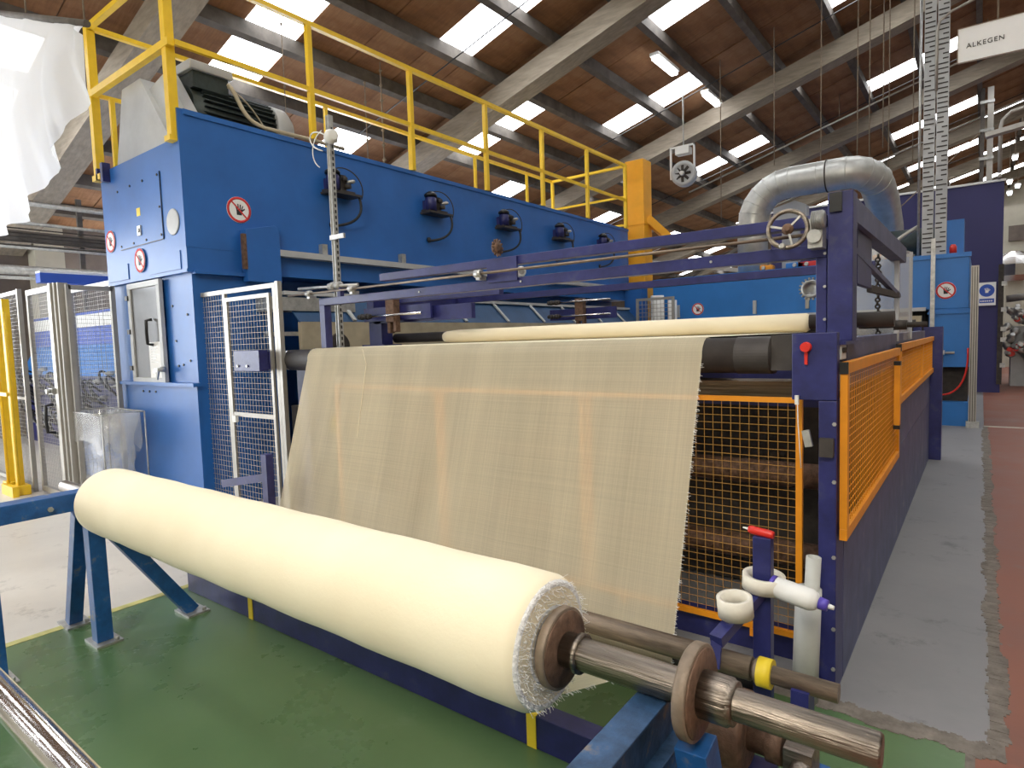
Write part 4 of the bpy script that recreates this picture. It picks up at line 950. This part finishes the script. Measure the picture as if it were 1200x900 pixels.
for i in range(80):
    x = -8.6-5.8*random.random(); z = .35+.9*random.random()
    hm.tube(bez((x, 3.74, z), (x+.1, 3.5, z+.25), (x+.3, 3.45, z-.1), (x+random.uniform(.1,.5), 3.74, z-.25), 8), .018, 6)
obj('hoses', hm, 'black', bm, kind='stuff')
vm = MB()
for i in range(60):
    x = -8.4-6*random.random(); z = .3+1.1*random.random(); vm.lathe((x, 3.75, z), (0, -1, 0), [(0, .035), (.08, .035), (.09, .02), (.12, .02)], 10)
obj('fittings', vm, 'galv', bm, kind='stuff')
# pipe rack along the left wall
pk = thing('pipe_rack', (-13, 6, 0), 'grey pipes and beams running along the left wall behind the fence', 'pipe rack')
for z, r in ((4.20, .05), (3.62, .10), (3.45, .04), (3.05, .08), (2.92, .03), (3.85, .03)):
    obj('pipe', MB().cyl((-13, 1.5, z), (-13, 16, z), r, 12), 'galv' if r != .1 else 'purlin', pk)
for y in (2.6, 4.4, 7, 10, 13): obj('hanger', B(-13.16, -13.10, y-.04, y+.04, 0 if y != 4.4 else 2.4, 4.40), 'purlin', pk)
cab_t = MB()
for i in range(5): cab_t.cyl((-12.88, 1.6, 3.45+.07*i), (-12.88, 15.5, 3.45+.07*i+.03*(i % 3)), .012, 6)
obj('cable_bundle', cab_t, 'dark', pk, kind='stuff')
# white sheeting at upper left
mb = MB(); nx, nz = 90, 20; SY = 2.2
LOW = [(-12.5, 2.9), (-8.94, 3.0), (-8.03, 3.05), (-7.17, 3.37), (-6.53, 3.70), (-6.19, 3.90), (-6.12, 4.3)]
def ztop(x): return min(5.18-.37*(x+8.28), zd(x)-.35)
def zlow(x):
    for (a, za), (b, zb) in zip(LOW, LOW[1:]):
        if x <= b: return za+(zb-za)*(x-a)/(b-a)
    return LOW[-1][1]
for j in range(nz+1):
    t = j/nz
    for i in range(nx+1):
        x = -12.5+6.38*i/nx; z = ztop(x)*(1-t)+zlow(x)*t
        mb.v.append((x, SY+(.05*math.sin(x*7+t*2)+.02*math.sin(x*17+t*3))*(.25+t)-.10*math.sin(PI*t), z))
for j in range(nz):
    for i in range(nx): b = j*(nx+1)+i; mb.f.append((b, b+1, b+nx+2, b+nx+1)); mb.sm.append(True)
sheet = obj('dust_sheet', mb, 'poly', None, 'large white polythene dust sheet hanging in bright daylight at upper left', 'plastic sheet')
obj('hanging_pole', MB().cyl((-8.9, 2.2, ztop(-8.9)+.02), (-6.05, 2.2, ztop(-6.05)+.02), .03, 8), 'purlin', sheet)
for x in (-8.8, -7.5, -6.1): obj('hanging_cord', MB().cyl((x, 2.2, ztop(x)), (x, 2.2, zd(x)-.1), .008, 6), 'rope', sheet)

# ================================================================ RIGHT BACKGROUND
by = 12.1
bb = thing('bright_blue_machine', (-2.6, 13.5, 0), 'bright blue enclosed machine across the line behind the winding frame', 'machine')
obj('upper_body', B(-5.45, -.16, by, by+2.6, 1.88, 2.72), 'bright', bb, bevel=.01)
obj('top_rim', B(-5.45, -.14, by-.02, by+.02, 2.68, 2.75), 'bright', bb); obj('lower_lip', B(-5.45, -.72, by-.06, by, 1.86, 1.92), 'ash', bb)
obj('dark_inner_block', B(-5.3, -.75, by+.5, by+2.4, 0, 1.88), 'dark', bb)
obj('right_pedestal', B(-.68, -.14, by+.01, by+1.6, .95, 1.88), 'bright', bb); obj('plinth', B(-.68, -.14, by+.03, by+1.6, 0, .38), 'bright', bb)
obj('dark_bay', B(-.66, -.16, by+.25, by+1.5, .38, .95), 'dark', bb)
obj('seam_flange', B(-.70, -.14, by-.012, by+.01, 1.80, 1.84), 'bright', bb)
obj('left_post', B(-5.3, -5.1, by+.1, by+.3, 0, 1.88), 'galv', bb)
for x in (-4.9, -3.4): obj('vent_post', B(x-.03, x+.03, by-.05, by, 1.95, 2.2), 'ash', bb)
obj('bracket', B(-2.52, -2.46, by-.04, by, 2.0, 2.26), 'alu', bb)
obj('lower_beam', B(-4.6, -.75, by-.5, by-.35, 1.62, 1.78), 'beige', bb); obj('lower_roller', MB().cyl((-4.6, by-.8, 1.66), (-.8, by-.8, 1.66), .06, 16), 'darksteel', bb)
obj('beam_leg', B(-.85, -.75, by-.52, by-.33, 0, 1.62), 'navy', bb); obj('beam_leg', B(-4.62, -4.52, by-.52, by-.33, 0, 1.62), 'navy', bb)
prohib('prohibition_sign', (-4.5, by-.003, 2.10), (0, -1, 0), .12, 'small no-entry hand sign at the left of the bright blue machine')
prohib('prohibition_sign', (-.46, by-.003, 2.17), (0, -1, 0), .135, 'round no-touching hand sign at the right end of the bright blue machine')
hs = thing('air_hose', (-.3, 12.0, .6), 'red air hose looping down the right end of the bright blue machine', 'hose')
obj('hose', MB().tube(bez((-.50, 12.06, .50), (-.25, 12.0, .52), (-.14, 12.02, .8), (-.16, 12.05, 1.25), 12), .014, 8), 'red', hs)
obj('air_unit', MB().box(-.62, -.46, 12.0, 12.1, 1.15, 1.22).lathe((-.54, 12.02, 1.10), (0, 0, -1), [(0, .04), (.1, .04), (.12, .02)], 12).lathe((-.45, 12.03, 1.18), (1, 0, 0), [(0, .02), (.12, .02)], 8), 'galv', hs)
ap_ = thing('aluminium_post', (-.1, 12.0, 0), 'upright pale aluminium profile post by the end of the bright blue machine', 'post')
obj('post', B(-.14, -.04, 11.98, 12.06, 0, 2.52), 'alu', ap_); obj('foot', B(-.17, .0, 11.95, 12.07, 0, .10), 'galv', ap_)
gv = MB()
for x in (-.12, -.09, -.06): gv.box(x-.004, x+.004, 11.977, 11.981, .1, 2.5)
obj('groove', gv, 'dark', ap_, kind='stuff')
# slotted cable tower
ct = thing('cable_tower', (-.6, 12.3, 2.7), 'tall grey slotted cable trunking rising from the bright blue machine to the roof', 'cable trunking')
for x0, x1 in ((-.80, -.645), (-.625, -.47)):
    obj('trunking', B(x0, x1, 12.2, 12.32, 2.75, 8.0), 'ash', ct)
sl = MB(); random.seed(3)
for (x0, x1) in ((-.79, -.655), (-.615, -.48)):
    z = 2.8
    while z < 7.9:
        wv = random.random()
        sl.box(x0+(.06 if wv < .35 else 0), x1-(.05 if wv > .75 else 0), 12.192, 12.202, z, z+.018); z += .075
obj('slot_lines', sl, 'dark', ct, kind='stuff')
obj('edge_conduit', MB().cyl((-.845, 12.2, 2.75), (-.845, 12.2, 8.0), .02, 8), 'galv', ct)
obj('side_conduit', MB().tube([(-.63, 12.1, 5.3), (-.63, 12.1, 6.2), (-.60, 12.1, 6.35), (-.45, 12.1, 6.45), (.6, 12.1, 6.75)], .022, 8), 'alu', ct)
obj('down_strut', B(-.66, -.60, 12.0, 12.05, .9, 3.0), 'galv', ct)
rdm = thing('warning_beacon', (-.36, 12.3, 2.75), 'small red knob on top of the bright blue machine beside the trunking', 'beacon')
obj('dome', MB().lathe((-.38, 12.25, 2.76), (0, 0, 1), [(0, .05), (.10, .05), (.14, .03)], 14), 'red', rdm)
# green-grey motor on top
mo = thing('top_motor', (-1.4, 13.2, 2.72), 'dark green motor with pale casing on the bright blue machine behind the trunking', 'motor')
obj('body', MB().cyl((-1.7, 12.9, 3.05), (-.5, 12.9, 3.05), .25, 20), 'green_motor', mo); obj('casing', B(-1.75, -1.4, 12.65, 13.1, 2.75, 3.3), 'ash', mo, bevel=.05)
obj('base', B(-1.7, -.5, 12.7, 13.1, 2.72, 2.82), 'bright', mo); obj('cap', B(-.55, -.25, 12.7, 13.2, 2.75, 3.35), 'bright', mo)
obj('hose', MB().tube(bez((-.85, 12.3, 3.25), (-1.35, 12.3, 3.0), (-1.3, 12.3, 2.8), (-.9, 12.3, 2.77), 12), .035, 8), 'alu', mo)
for i, (x, c) in enumerate(((-3.3, 'orange'), (-2.75, 'bright'), (-2.55, 'redprint'), (-1.35, 'orange'))):
    o = thing('top_part', (x, 12.4, 2.75), ('orange coupling', 'blue fitting', 'red and white fitting', 'orange bracket')[i]+' on top of the bright blue machine, '+('left of the handwheel', 'below the handwheel', 'right of the handwheel hub', 'behind the dark brace')[i], 'fitting')
    obj('casing', B(x-.16, x+.16, 12.3, 12.5, 2.76, 2.86), c, o, bevel=.02); obj('boss', MB().lathe((x, 12.29, 2.81), (0, -1, 0), [(0, .04), (.03, .03)], 12), 'galv', o)
# spiral duct
dpts = [(-3.55, 12.5, 2.75), (-3.55, 12.5, 3.45), (-3.55, 12.5, 3.62)]
dpts += [(-3.55+.68*(1-math.cos(a)), 12.5, 3.68+.68*math.sin(a)) for a in [PI/2*i/6 for i in range(1, 7)]]
dpts += [(-2.4, 12.5, 4.36), (-2.1, 12.5, 4.36)]
dpts += [(-1.95+.42*math.sin(a), 12.5+.55*(1-math.cos(a)), 4.36-.20*(1-math.cos(a))) for a in [PI/2*i/5 for i in range(0, 6)]]
dpts += [(-1.50, 13.5, 3.95), (-1.48, 14.0, 3.55), (-1.48, 14.2, 3.1)]
dt = thing('ventilation_duct', (-2.5, 12.5, 2.75), 'large silver elbowed ventilation duct above the bright blue machine', 'duct')
obj('duct', MB().tube(dpts, .275, 28), 'duct', dt)
bd_ = MB()
for i in (1, 3, 4, 5, 6, 7, 8, 9, 11, 13, 14, 15):
    if i+1 < len(dpts): d = Vector(dpts[i+1])-Vector(dpts[i-1]); obj('seam_band', MB().torus(dpts[i], d, .276, .008, 32, 6), 'duct', dt)
obj('dark_clamp', MB().torus((-2.25, 12.5, 4.36), (1, 0, 0), .277, .013, 32, 6), 'dark', dt)
obj('outlet_box', B(-1.75, -1.2, 13.9, 14.5, 2.72, 3.2), 'duct', dt)
vb2 = thing('vent_box', (-3.0, 13.4, 3.2), 'small pale vent housing between the duct and the navy hood', 'vent')
obj('housing', MB().prism([(-3.35, 13.2, 3.75), (-2.75, 13.2, 3.75), (-2.75, 13.2, 4.05), (-2.95, 13.2, 4.15), (-3.35, 13.2, 4.05)], (0, .3, 0)), 'ash', vb2); obj('stand', B(-3.2, -2.9, 13.25, 13.45, 2.72, 3.75), 'ash', vb2)
# navy hood
hd_ = thing('navy_enclosure', (-2, 19.5, 0), 'tall dark navy enclosure rising behind the bright blue machine', 'enclosure')
HY = 18.5
obj('left_wall', B(-4.75, -4.6, HY, HY+4, 0, 4.85), 'hood', hd_); obj('right_wall', B(-.42, .37, HY, HY+.12, 0, 4.88), 'hood', hd_); obj('side_wall', B(.25, .37, HY+.12, HY+4, 0, 4.88), 'hood', hd_)
obj('top_fascia', B(-4.6, -.42, HY, HY+.12, 3.35, 4.88), 'hood', hd_); obj('roof', B(-4.75, .37, HY, HY+4, 4.88, 4.95), 'hood', hd_)
obj('left_fascia', B(-4.6, -1.9, HY, HY+.12, 2.6, 3.35), 'hood', hd_); obj('top_trim', B(-4.78, .40, HY-.05, HY-.01, 4.90, 4.95), 'white', hd_)
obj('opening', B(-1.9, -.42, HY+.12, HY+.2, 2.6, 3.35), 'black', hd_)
obj('edge_cable', B(.30, .40, HY-.06, HY-.01, .2, 3.0), 'dark', hd_)
for z in (.6, 1.2, 1.45, 1.9, 2.5): obj('cable_clip', B(.36, .46, HY-.10, HY-.02, z, z+.10), 'galv', hd_)
ps = thing('mandatory_sign', (.1, HY-.06, 2.05), 'white safety sign with a blue round hand symbol on the navy enclosure', 'sign')
obj('board', B(-.08, .26, HY-.06, HY-.05, 2.06, 2.60), 'paper', ps)
obj('blue_disc', MB().lathe((.09, HY-.06, 2.41), (0, -1, 0), [(0, .145), (.004, .145)], 30), 'blueprint', ps)
hb = MB(); hand_shapes(hb, Vector((.09, HY-.0645, 2.41)), Vector((1,0,0)), Vector((0,0,1)), Vector((0,-1,0)), .13); obj('hand_symbol', hb, 'paper', ps)
obj('blue_strip', B(-.05, .23, HY-.064, HY-.06, 2.12, 2.22), 'blueprint', ps)
tl_ = MB()
for i in range(6): tl_.box(-.03+.04*i, -.03+.04*i+.028, HY-.067, HY-.064, 2.15, 2.18)
obj('caption', tl_, 'paper', ps)
# hanging name sign
sg = thing('hanging_sign', (.6, 8, 4.2), 'white hanging sign reading ALKEGEN at the upper right', 'sign')
obj('board', MB().prism([(-.24, 8.0, 4.27), (1.3, 8.0, 4.235), (1.3, 8.0, 4.60), (-.24, 8.0, 4.605)], (0, .03, 0)), 'paper', sg)
obj('rim', MB().bar((-.24, 7.995, 4.605), (1.3, 7.995, 4.60), .006, .006).bar((-.24, 7.995, 4.27), (1.3, 7.995, 4.235), .006, .006).bar((-.24, 7.995, 4.27), (-.24, 7.995, 4.605), .008, .008, (0,1,0)), 'rimtan', sg)
def text(s, size, mtx, m, parent, name, ext=.002):
    cu_ = bpy.data.curves.new(name, 'FONT'); cu_.body = s; cu_.size = size; cu_.extrude = ext; cu_.space_character = 1.15
    tmp = bpy.data.objects.new('tmp', cu_); COL.objects.link(tmp); bpy.context.view_layer.update()
    me = bpy.data.meshes.new_from_object(tmp.evaluated_get(bpy.context.evaluated_depsgraph_get())); bpy.data.objects.remove(tmp)
    me.name = name; me.transform(Matrix.Translation(-Vector(WL[parent.name])) @ mtx); me.materials.clear(); me.materials.append(M[m])
    o = bpy.data.objects.new(name, me); COL.objects.link(o); o.parent = parent; WL[o.name] = WL[parent.name]; return o
text('ALKEGEN', .064, Matrix.Translation((-.17, 7.996, 4.40)) @ Matrix.Rotation(PI/2, 4, 'X'), 'blackprint', sg, 'lettering')
obj('suspension_cable', MB().cyl((.08, 8.015, 4.6), (.08, 8.015, 8.25), .01, 6), 'rope', sg)
obj('suspension_cable', MB().cyl((1.2, 8.015, 4.6), (1.2, 8.015, 8.5), .01, 6), 'rope', sg)
# tall posts and pipes at the right
tpst = thing('roof_post', (0, 23.2, 0), 'tall twin grey steel post rising to the roof behind the navy enclosure', 'post')
K = 23.2/19
obj('post', B(-.10*K, -.02*K, 23.1, 23.3, 0, 8.45), 'purlin', tpst); obj('post', B(.03*K, .15*K, 23.1, 23.3, 0, 8.45), 'alu', tpst)
for z in (5.6, 6.4, 7.2, 8.0): obj('clamp', B(-.14, .20, 23.06, 23.09, z, z+.08), 'galv', tpst)
obj('stay_wire', MB().cyl((-.10, 23.0, 7.2), (-2.1, 13.6, 3.0), .012, 6), 'rope', tpst)
pp = thing('overhead_pipe', (.6, 18, 0), 'bent grey pipe crossing under the roof at the right edge', 'pipe')
obj('pipe', MB().tube([(.27, 18, 5.0), (.27, 18, 6.0), (.30, 18, 6.15), (.45, 18, 6.3), (3.5, 18, 6.9)], .04, 8), 'alu', pp)
obj('tray', MB().bar((.0, 17.5, 5.75), (4, 17.5, 6.3), .25, .10), 'alu', pp); obj('drop', MB().cyl((3.4, 18, 6.9), (3.4, 18, 9.3), .03, 8), 'alu', pp)
obj('rise', MB().cyl((.27, 18, 4.95), (.27, 18.3, 4.95), .04, 8), 'alu', pp)
# machines far down the aisle
fm_ = thing('valve_station', (.9, 20.5, 0), 'far grey machine with pipes and valves beyond the navy enclosure', 'machine')
obj('frame', B(.62, 1.6, 20.6, 21.4, 0, 1.55), 'ash', fm_)
obj('bent_pipe', MB().tube([(.5, 20.4, 2.25), (1.0, 20.4, 2.3), (1.12, 20.4, 2.2), (1.14, 20.4, 2.0), (1.14, 20.4, .1)], .09, 12), 'alu', fm_)
random.seed(5); vm = MB()
for i in range(22): vm.lathe((.55+.5*random.random(), 20.45, .75+1.2*random.random()), (random.uniform(-1,1), -1, random.uniform(-1,1)), [(0, .09), (.12, .09), (.14, .05), (.3, .05)], 10)
obj('valves', vm, 'galv', fm_, kind='stuff'); vm = MB()
for i in range(8): vm.lathe((.55+.5*random.random(), 20.35, .8+1.0*random.random()), (0, -1, 0), [(0, .07), (.05, .07)], 10)
obj('red_caps', vm, 'red', fm_, kind='stuff')
wj = thing('foil_wrapped_fitting', (.9, 30, 3.2), 'bright silver foil wrapped pipe fitting on the far right wall ledge', 'fitting')
obj('shell', MB().lathe((.95, 30, 3.2), (0, 0, 1), [(0, .5), (.2, .75), (.6, .8), (.9, .55), (1.1, .2)], 10, smooth=False), 'chrome', wj); obj('stand', B(.7, 1.2, 29.8, 30.3, 0, 3.2), 'wall', wj)
struct('wall_partition', B(.42, 9, 32, 32.2, 0, 6.3), 'wall')
struct('trim_7', B(.8, 4, 31.9, 32.0, 4.9, 5.5), 'darkwall')

# fan box hung from the roof
fb2 = thing('roof_fan', (-5.15, 13, 4.6), 'small round fan in a metal bracket hanging beside the amber column', 'fan')
fc = Vector((-5.12, 13, 5.02))
obj('bracket', MB().box(-5.42, -5.39, 13, 13.05, 4.95, 5.62).box(-4.90, -4.87, 13, 13.05, 4.95, 5.62).box(-5.42, -4.87, 13, 13.05, 5.59, 5.62).box(-5.3, -5.0, 13.0, 13.2, 5.45, 5.59), 'white', fb2)
obj('drum', MB().lathe(fc+Vector((0, .12, 0)), (.1, -1, 0), [(0, .15), (0, .26), (.2, .26), (.2, .19), (.16, .18)], 28), 'ash', fb2)
obj('hub', MB().lathe(fc-Vector((0, .06, 0)), (.1, -1, 0), [(0, .05), (.08, .04)], 14), 'white', fb2)
for k in range(8):
    a = PI/4*k; d = Vector((math.cos(a), .05, math.sin(a))); obj('blade', MB().bar(fc+Vector((0,-.055,0))+d*.05, fc+Vector((0,-.055,0))+d*.18, .06, .006, (0, 1, .6)), 'darksteel', fb2)
obj('hanger', MB().cyl((-5.15, 13.1, 5.6), (-5.15, 13.1, 6.9), .015, 6), 'galv', fb2)
# steel racking glimpsed between beams
rk = thing('steel_rack', (-5.0, 17, 2), 'pale crossed steel members seen in the gap right of the amber column', 'rack')
obj('brace', MB().bar((-7.2, 16, 3.6), (-4.2, 16, 3.05), .12, .10), 'alu', rk); obj('brace', MB().bar((-7.4, 16.2, 2.6), (-4.6, 16.2, 3.9), .08, .08), 'purlin', rk)
obj('brace', MB().bar((-5.4, 16.3, 2.9), (-3.9, 16.3, 3.5), .08, .06), 'alu', rk)
for x in (-7.6, -4.7): obj('upright', B(x-.06, x+.06, 16, 16.2, 0, 4.0), 'ash', rk)
obj('deck', B(-7.6, -4.7, 16, 16.8, 2.1, 2.2), 'ash', rk)
wt = thing('wire_cage', (-5.6, 12, 0), 'pale cage of wires at the far end of the blue cabinet', 'cage')
afr(wt, -5.55, -4.75, .5, 2.35, .05, 11.5, 11.54); obj('wire_mesh', grid_wires(MB(), (-5.5, 11.52, .55), (1,0,0), (0,0,1), .7, 1.75, .08, .08, .006), 'alu', wt, kind='stuff')
obj('frame_post', B(-5.55, -5.50, 11.5, 11.54, 0, .5).box(-4.80, -4.75, 11.5, 11.54, 0, .5), 'alu', wt)
obj('rolls', MB().cyl((-5.2, 11.75, 1.0), (-5.2, 11.75, 2.4), .13, 16).cyl((-4.95, 11.9, .9), (-4.95, 11.9, 2.3), .09, 16), 'white', wt)

# ================================================================ LAMPS AND ROPES
def lamp(x, y, z, L=1.2, label=''):
    t = thing('batten_lamp', (x, y, z), label, 'lamp', 'lit battens under the roof')
    obj('housing', B(x-.09, x+.09, y-L/2, y+L/2, z+.06, z+.12), 'white', t)
    obj('lit_tube', B(x-.06, x+.06, y-L/2+.03, y+L/2-.03, z, z+.06), 'tube', t)
    for s in (-1, 1): obj('hanger_wire', MB().cyl((x, y+s*L*.4, z+.12), (x, y+s*L*.4, zd(x)-.2), .006, 5), 'rope', t)
lamp(-4.95, 11.7, 6.75, 1.0, 'lit fluorescent lamp under the roof left of the others, high above the railing end')
lamp(-4.95, 14.3, 6.85, .9, 'lit fluorescent lamp further back along the same row')
for i, (x, z) in enumerate(((1.0, 8.3), (.86, 7.5), (.75, 6.85), (.78, 6.6), (1.05, 7.0))):
    lamp(x, 28+1.0*i, z, .5, ('bright white lamp, topmost of the cluster at the far right', 'bright white lamp, second down in the cluster at the far right', 'bright white lamp low in the cluster above the navy enclosure corner',
        'lowest bright white lamp in the cluster at the far right', 'bright white lamp at the very right edge of the cluster')[i])
def rope(x, y, z0, z1, label, r=.012, knots=0, m='rope', grp='cords hanging from the roof'):
    t = thing('hanging_rope', (x, y, z0), label, 'rope', grp)
    obj('cord', MB().cyl((x, y, z0), (x, y, z1), r, 6), m, t)
    for k in range(knots):
        z = z0+(z1-z0)*(.08+.84*k/max(1, knots-1)); obj('knot', MB().lathe((x, y, z-.03), (0,0,1), [(0, r), (.03, r*2.6), (.06, r)], 8), m, t)
rope(-8.30, 7.1, 4.6, 6.1, 'knotted dusty cord, left of the pair hanging behind the yellow railing', .010, 5)
rope(-7.9, 7.1, 4.5, 6.2, 'knotted dusty cord, right of the pair hanging behind the yellow railing', .012, 7)
rope(-7.75, 5.2, 4.2, 6.2, 'thin cord hanging beside the fan motor', .007, 3)
for i, (x, y, z0) in enumerate(((-2.45, 13, 4.75), (-1.85, 13, 4.75), (-1.66, 13, 4.7), (-1.45, 13, 4.8), (-1.36, 13, 3.95), (-3.28, 13, 4.85), (-4.32, 13, 3.95), (-1.0, 13, 4.4))):
    rope(x, y, z0, zd(x)-.2, ('long pale drop rod hanging straight above the duct middle', 'drop rod at the right bend of the duct, first of four close together', 'drop rod at the right bend of the duct, second of four',
        'drop rod at the right bend of the duct, third of four', 'longest drop rod behind the right bend of the duct', 'short drop rod above the left bend of the duct', 'drop rod left of the duct reaching the navy beam', 'drop rod beside the slotted trunking')[i], .010, 0)
cdt = thing('conduit_run', (-3, 17, 6.4), 'thin pale conduit running under a rafter along the roof slope', 'conduit')
obj('conduit', MB().cyl((-7, 18.2, zd(-7)-.75), (3, 18.2, zd(3)-.75), .025, 6), 'alu', cdt); obj('conduit', MB().cyl((-7, 23.8, zd(-7)-.75), (3, 23.8, zd(3)-.75), .03, 6), 'alu', cdt)
for x in (-6, -3, 0, 2.8): obj('hanger', MB().cyl((x, 18.2, zd(x)-.75), (x, 18.2, zd(x)-.1), .008, 5).cyl((x, 23.8, zd(x)-.75), (x, 23.8, zd(x)-.1), .008, 5), 'rope', cdt)
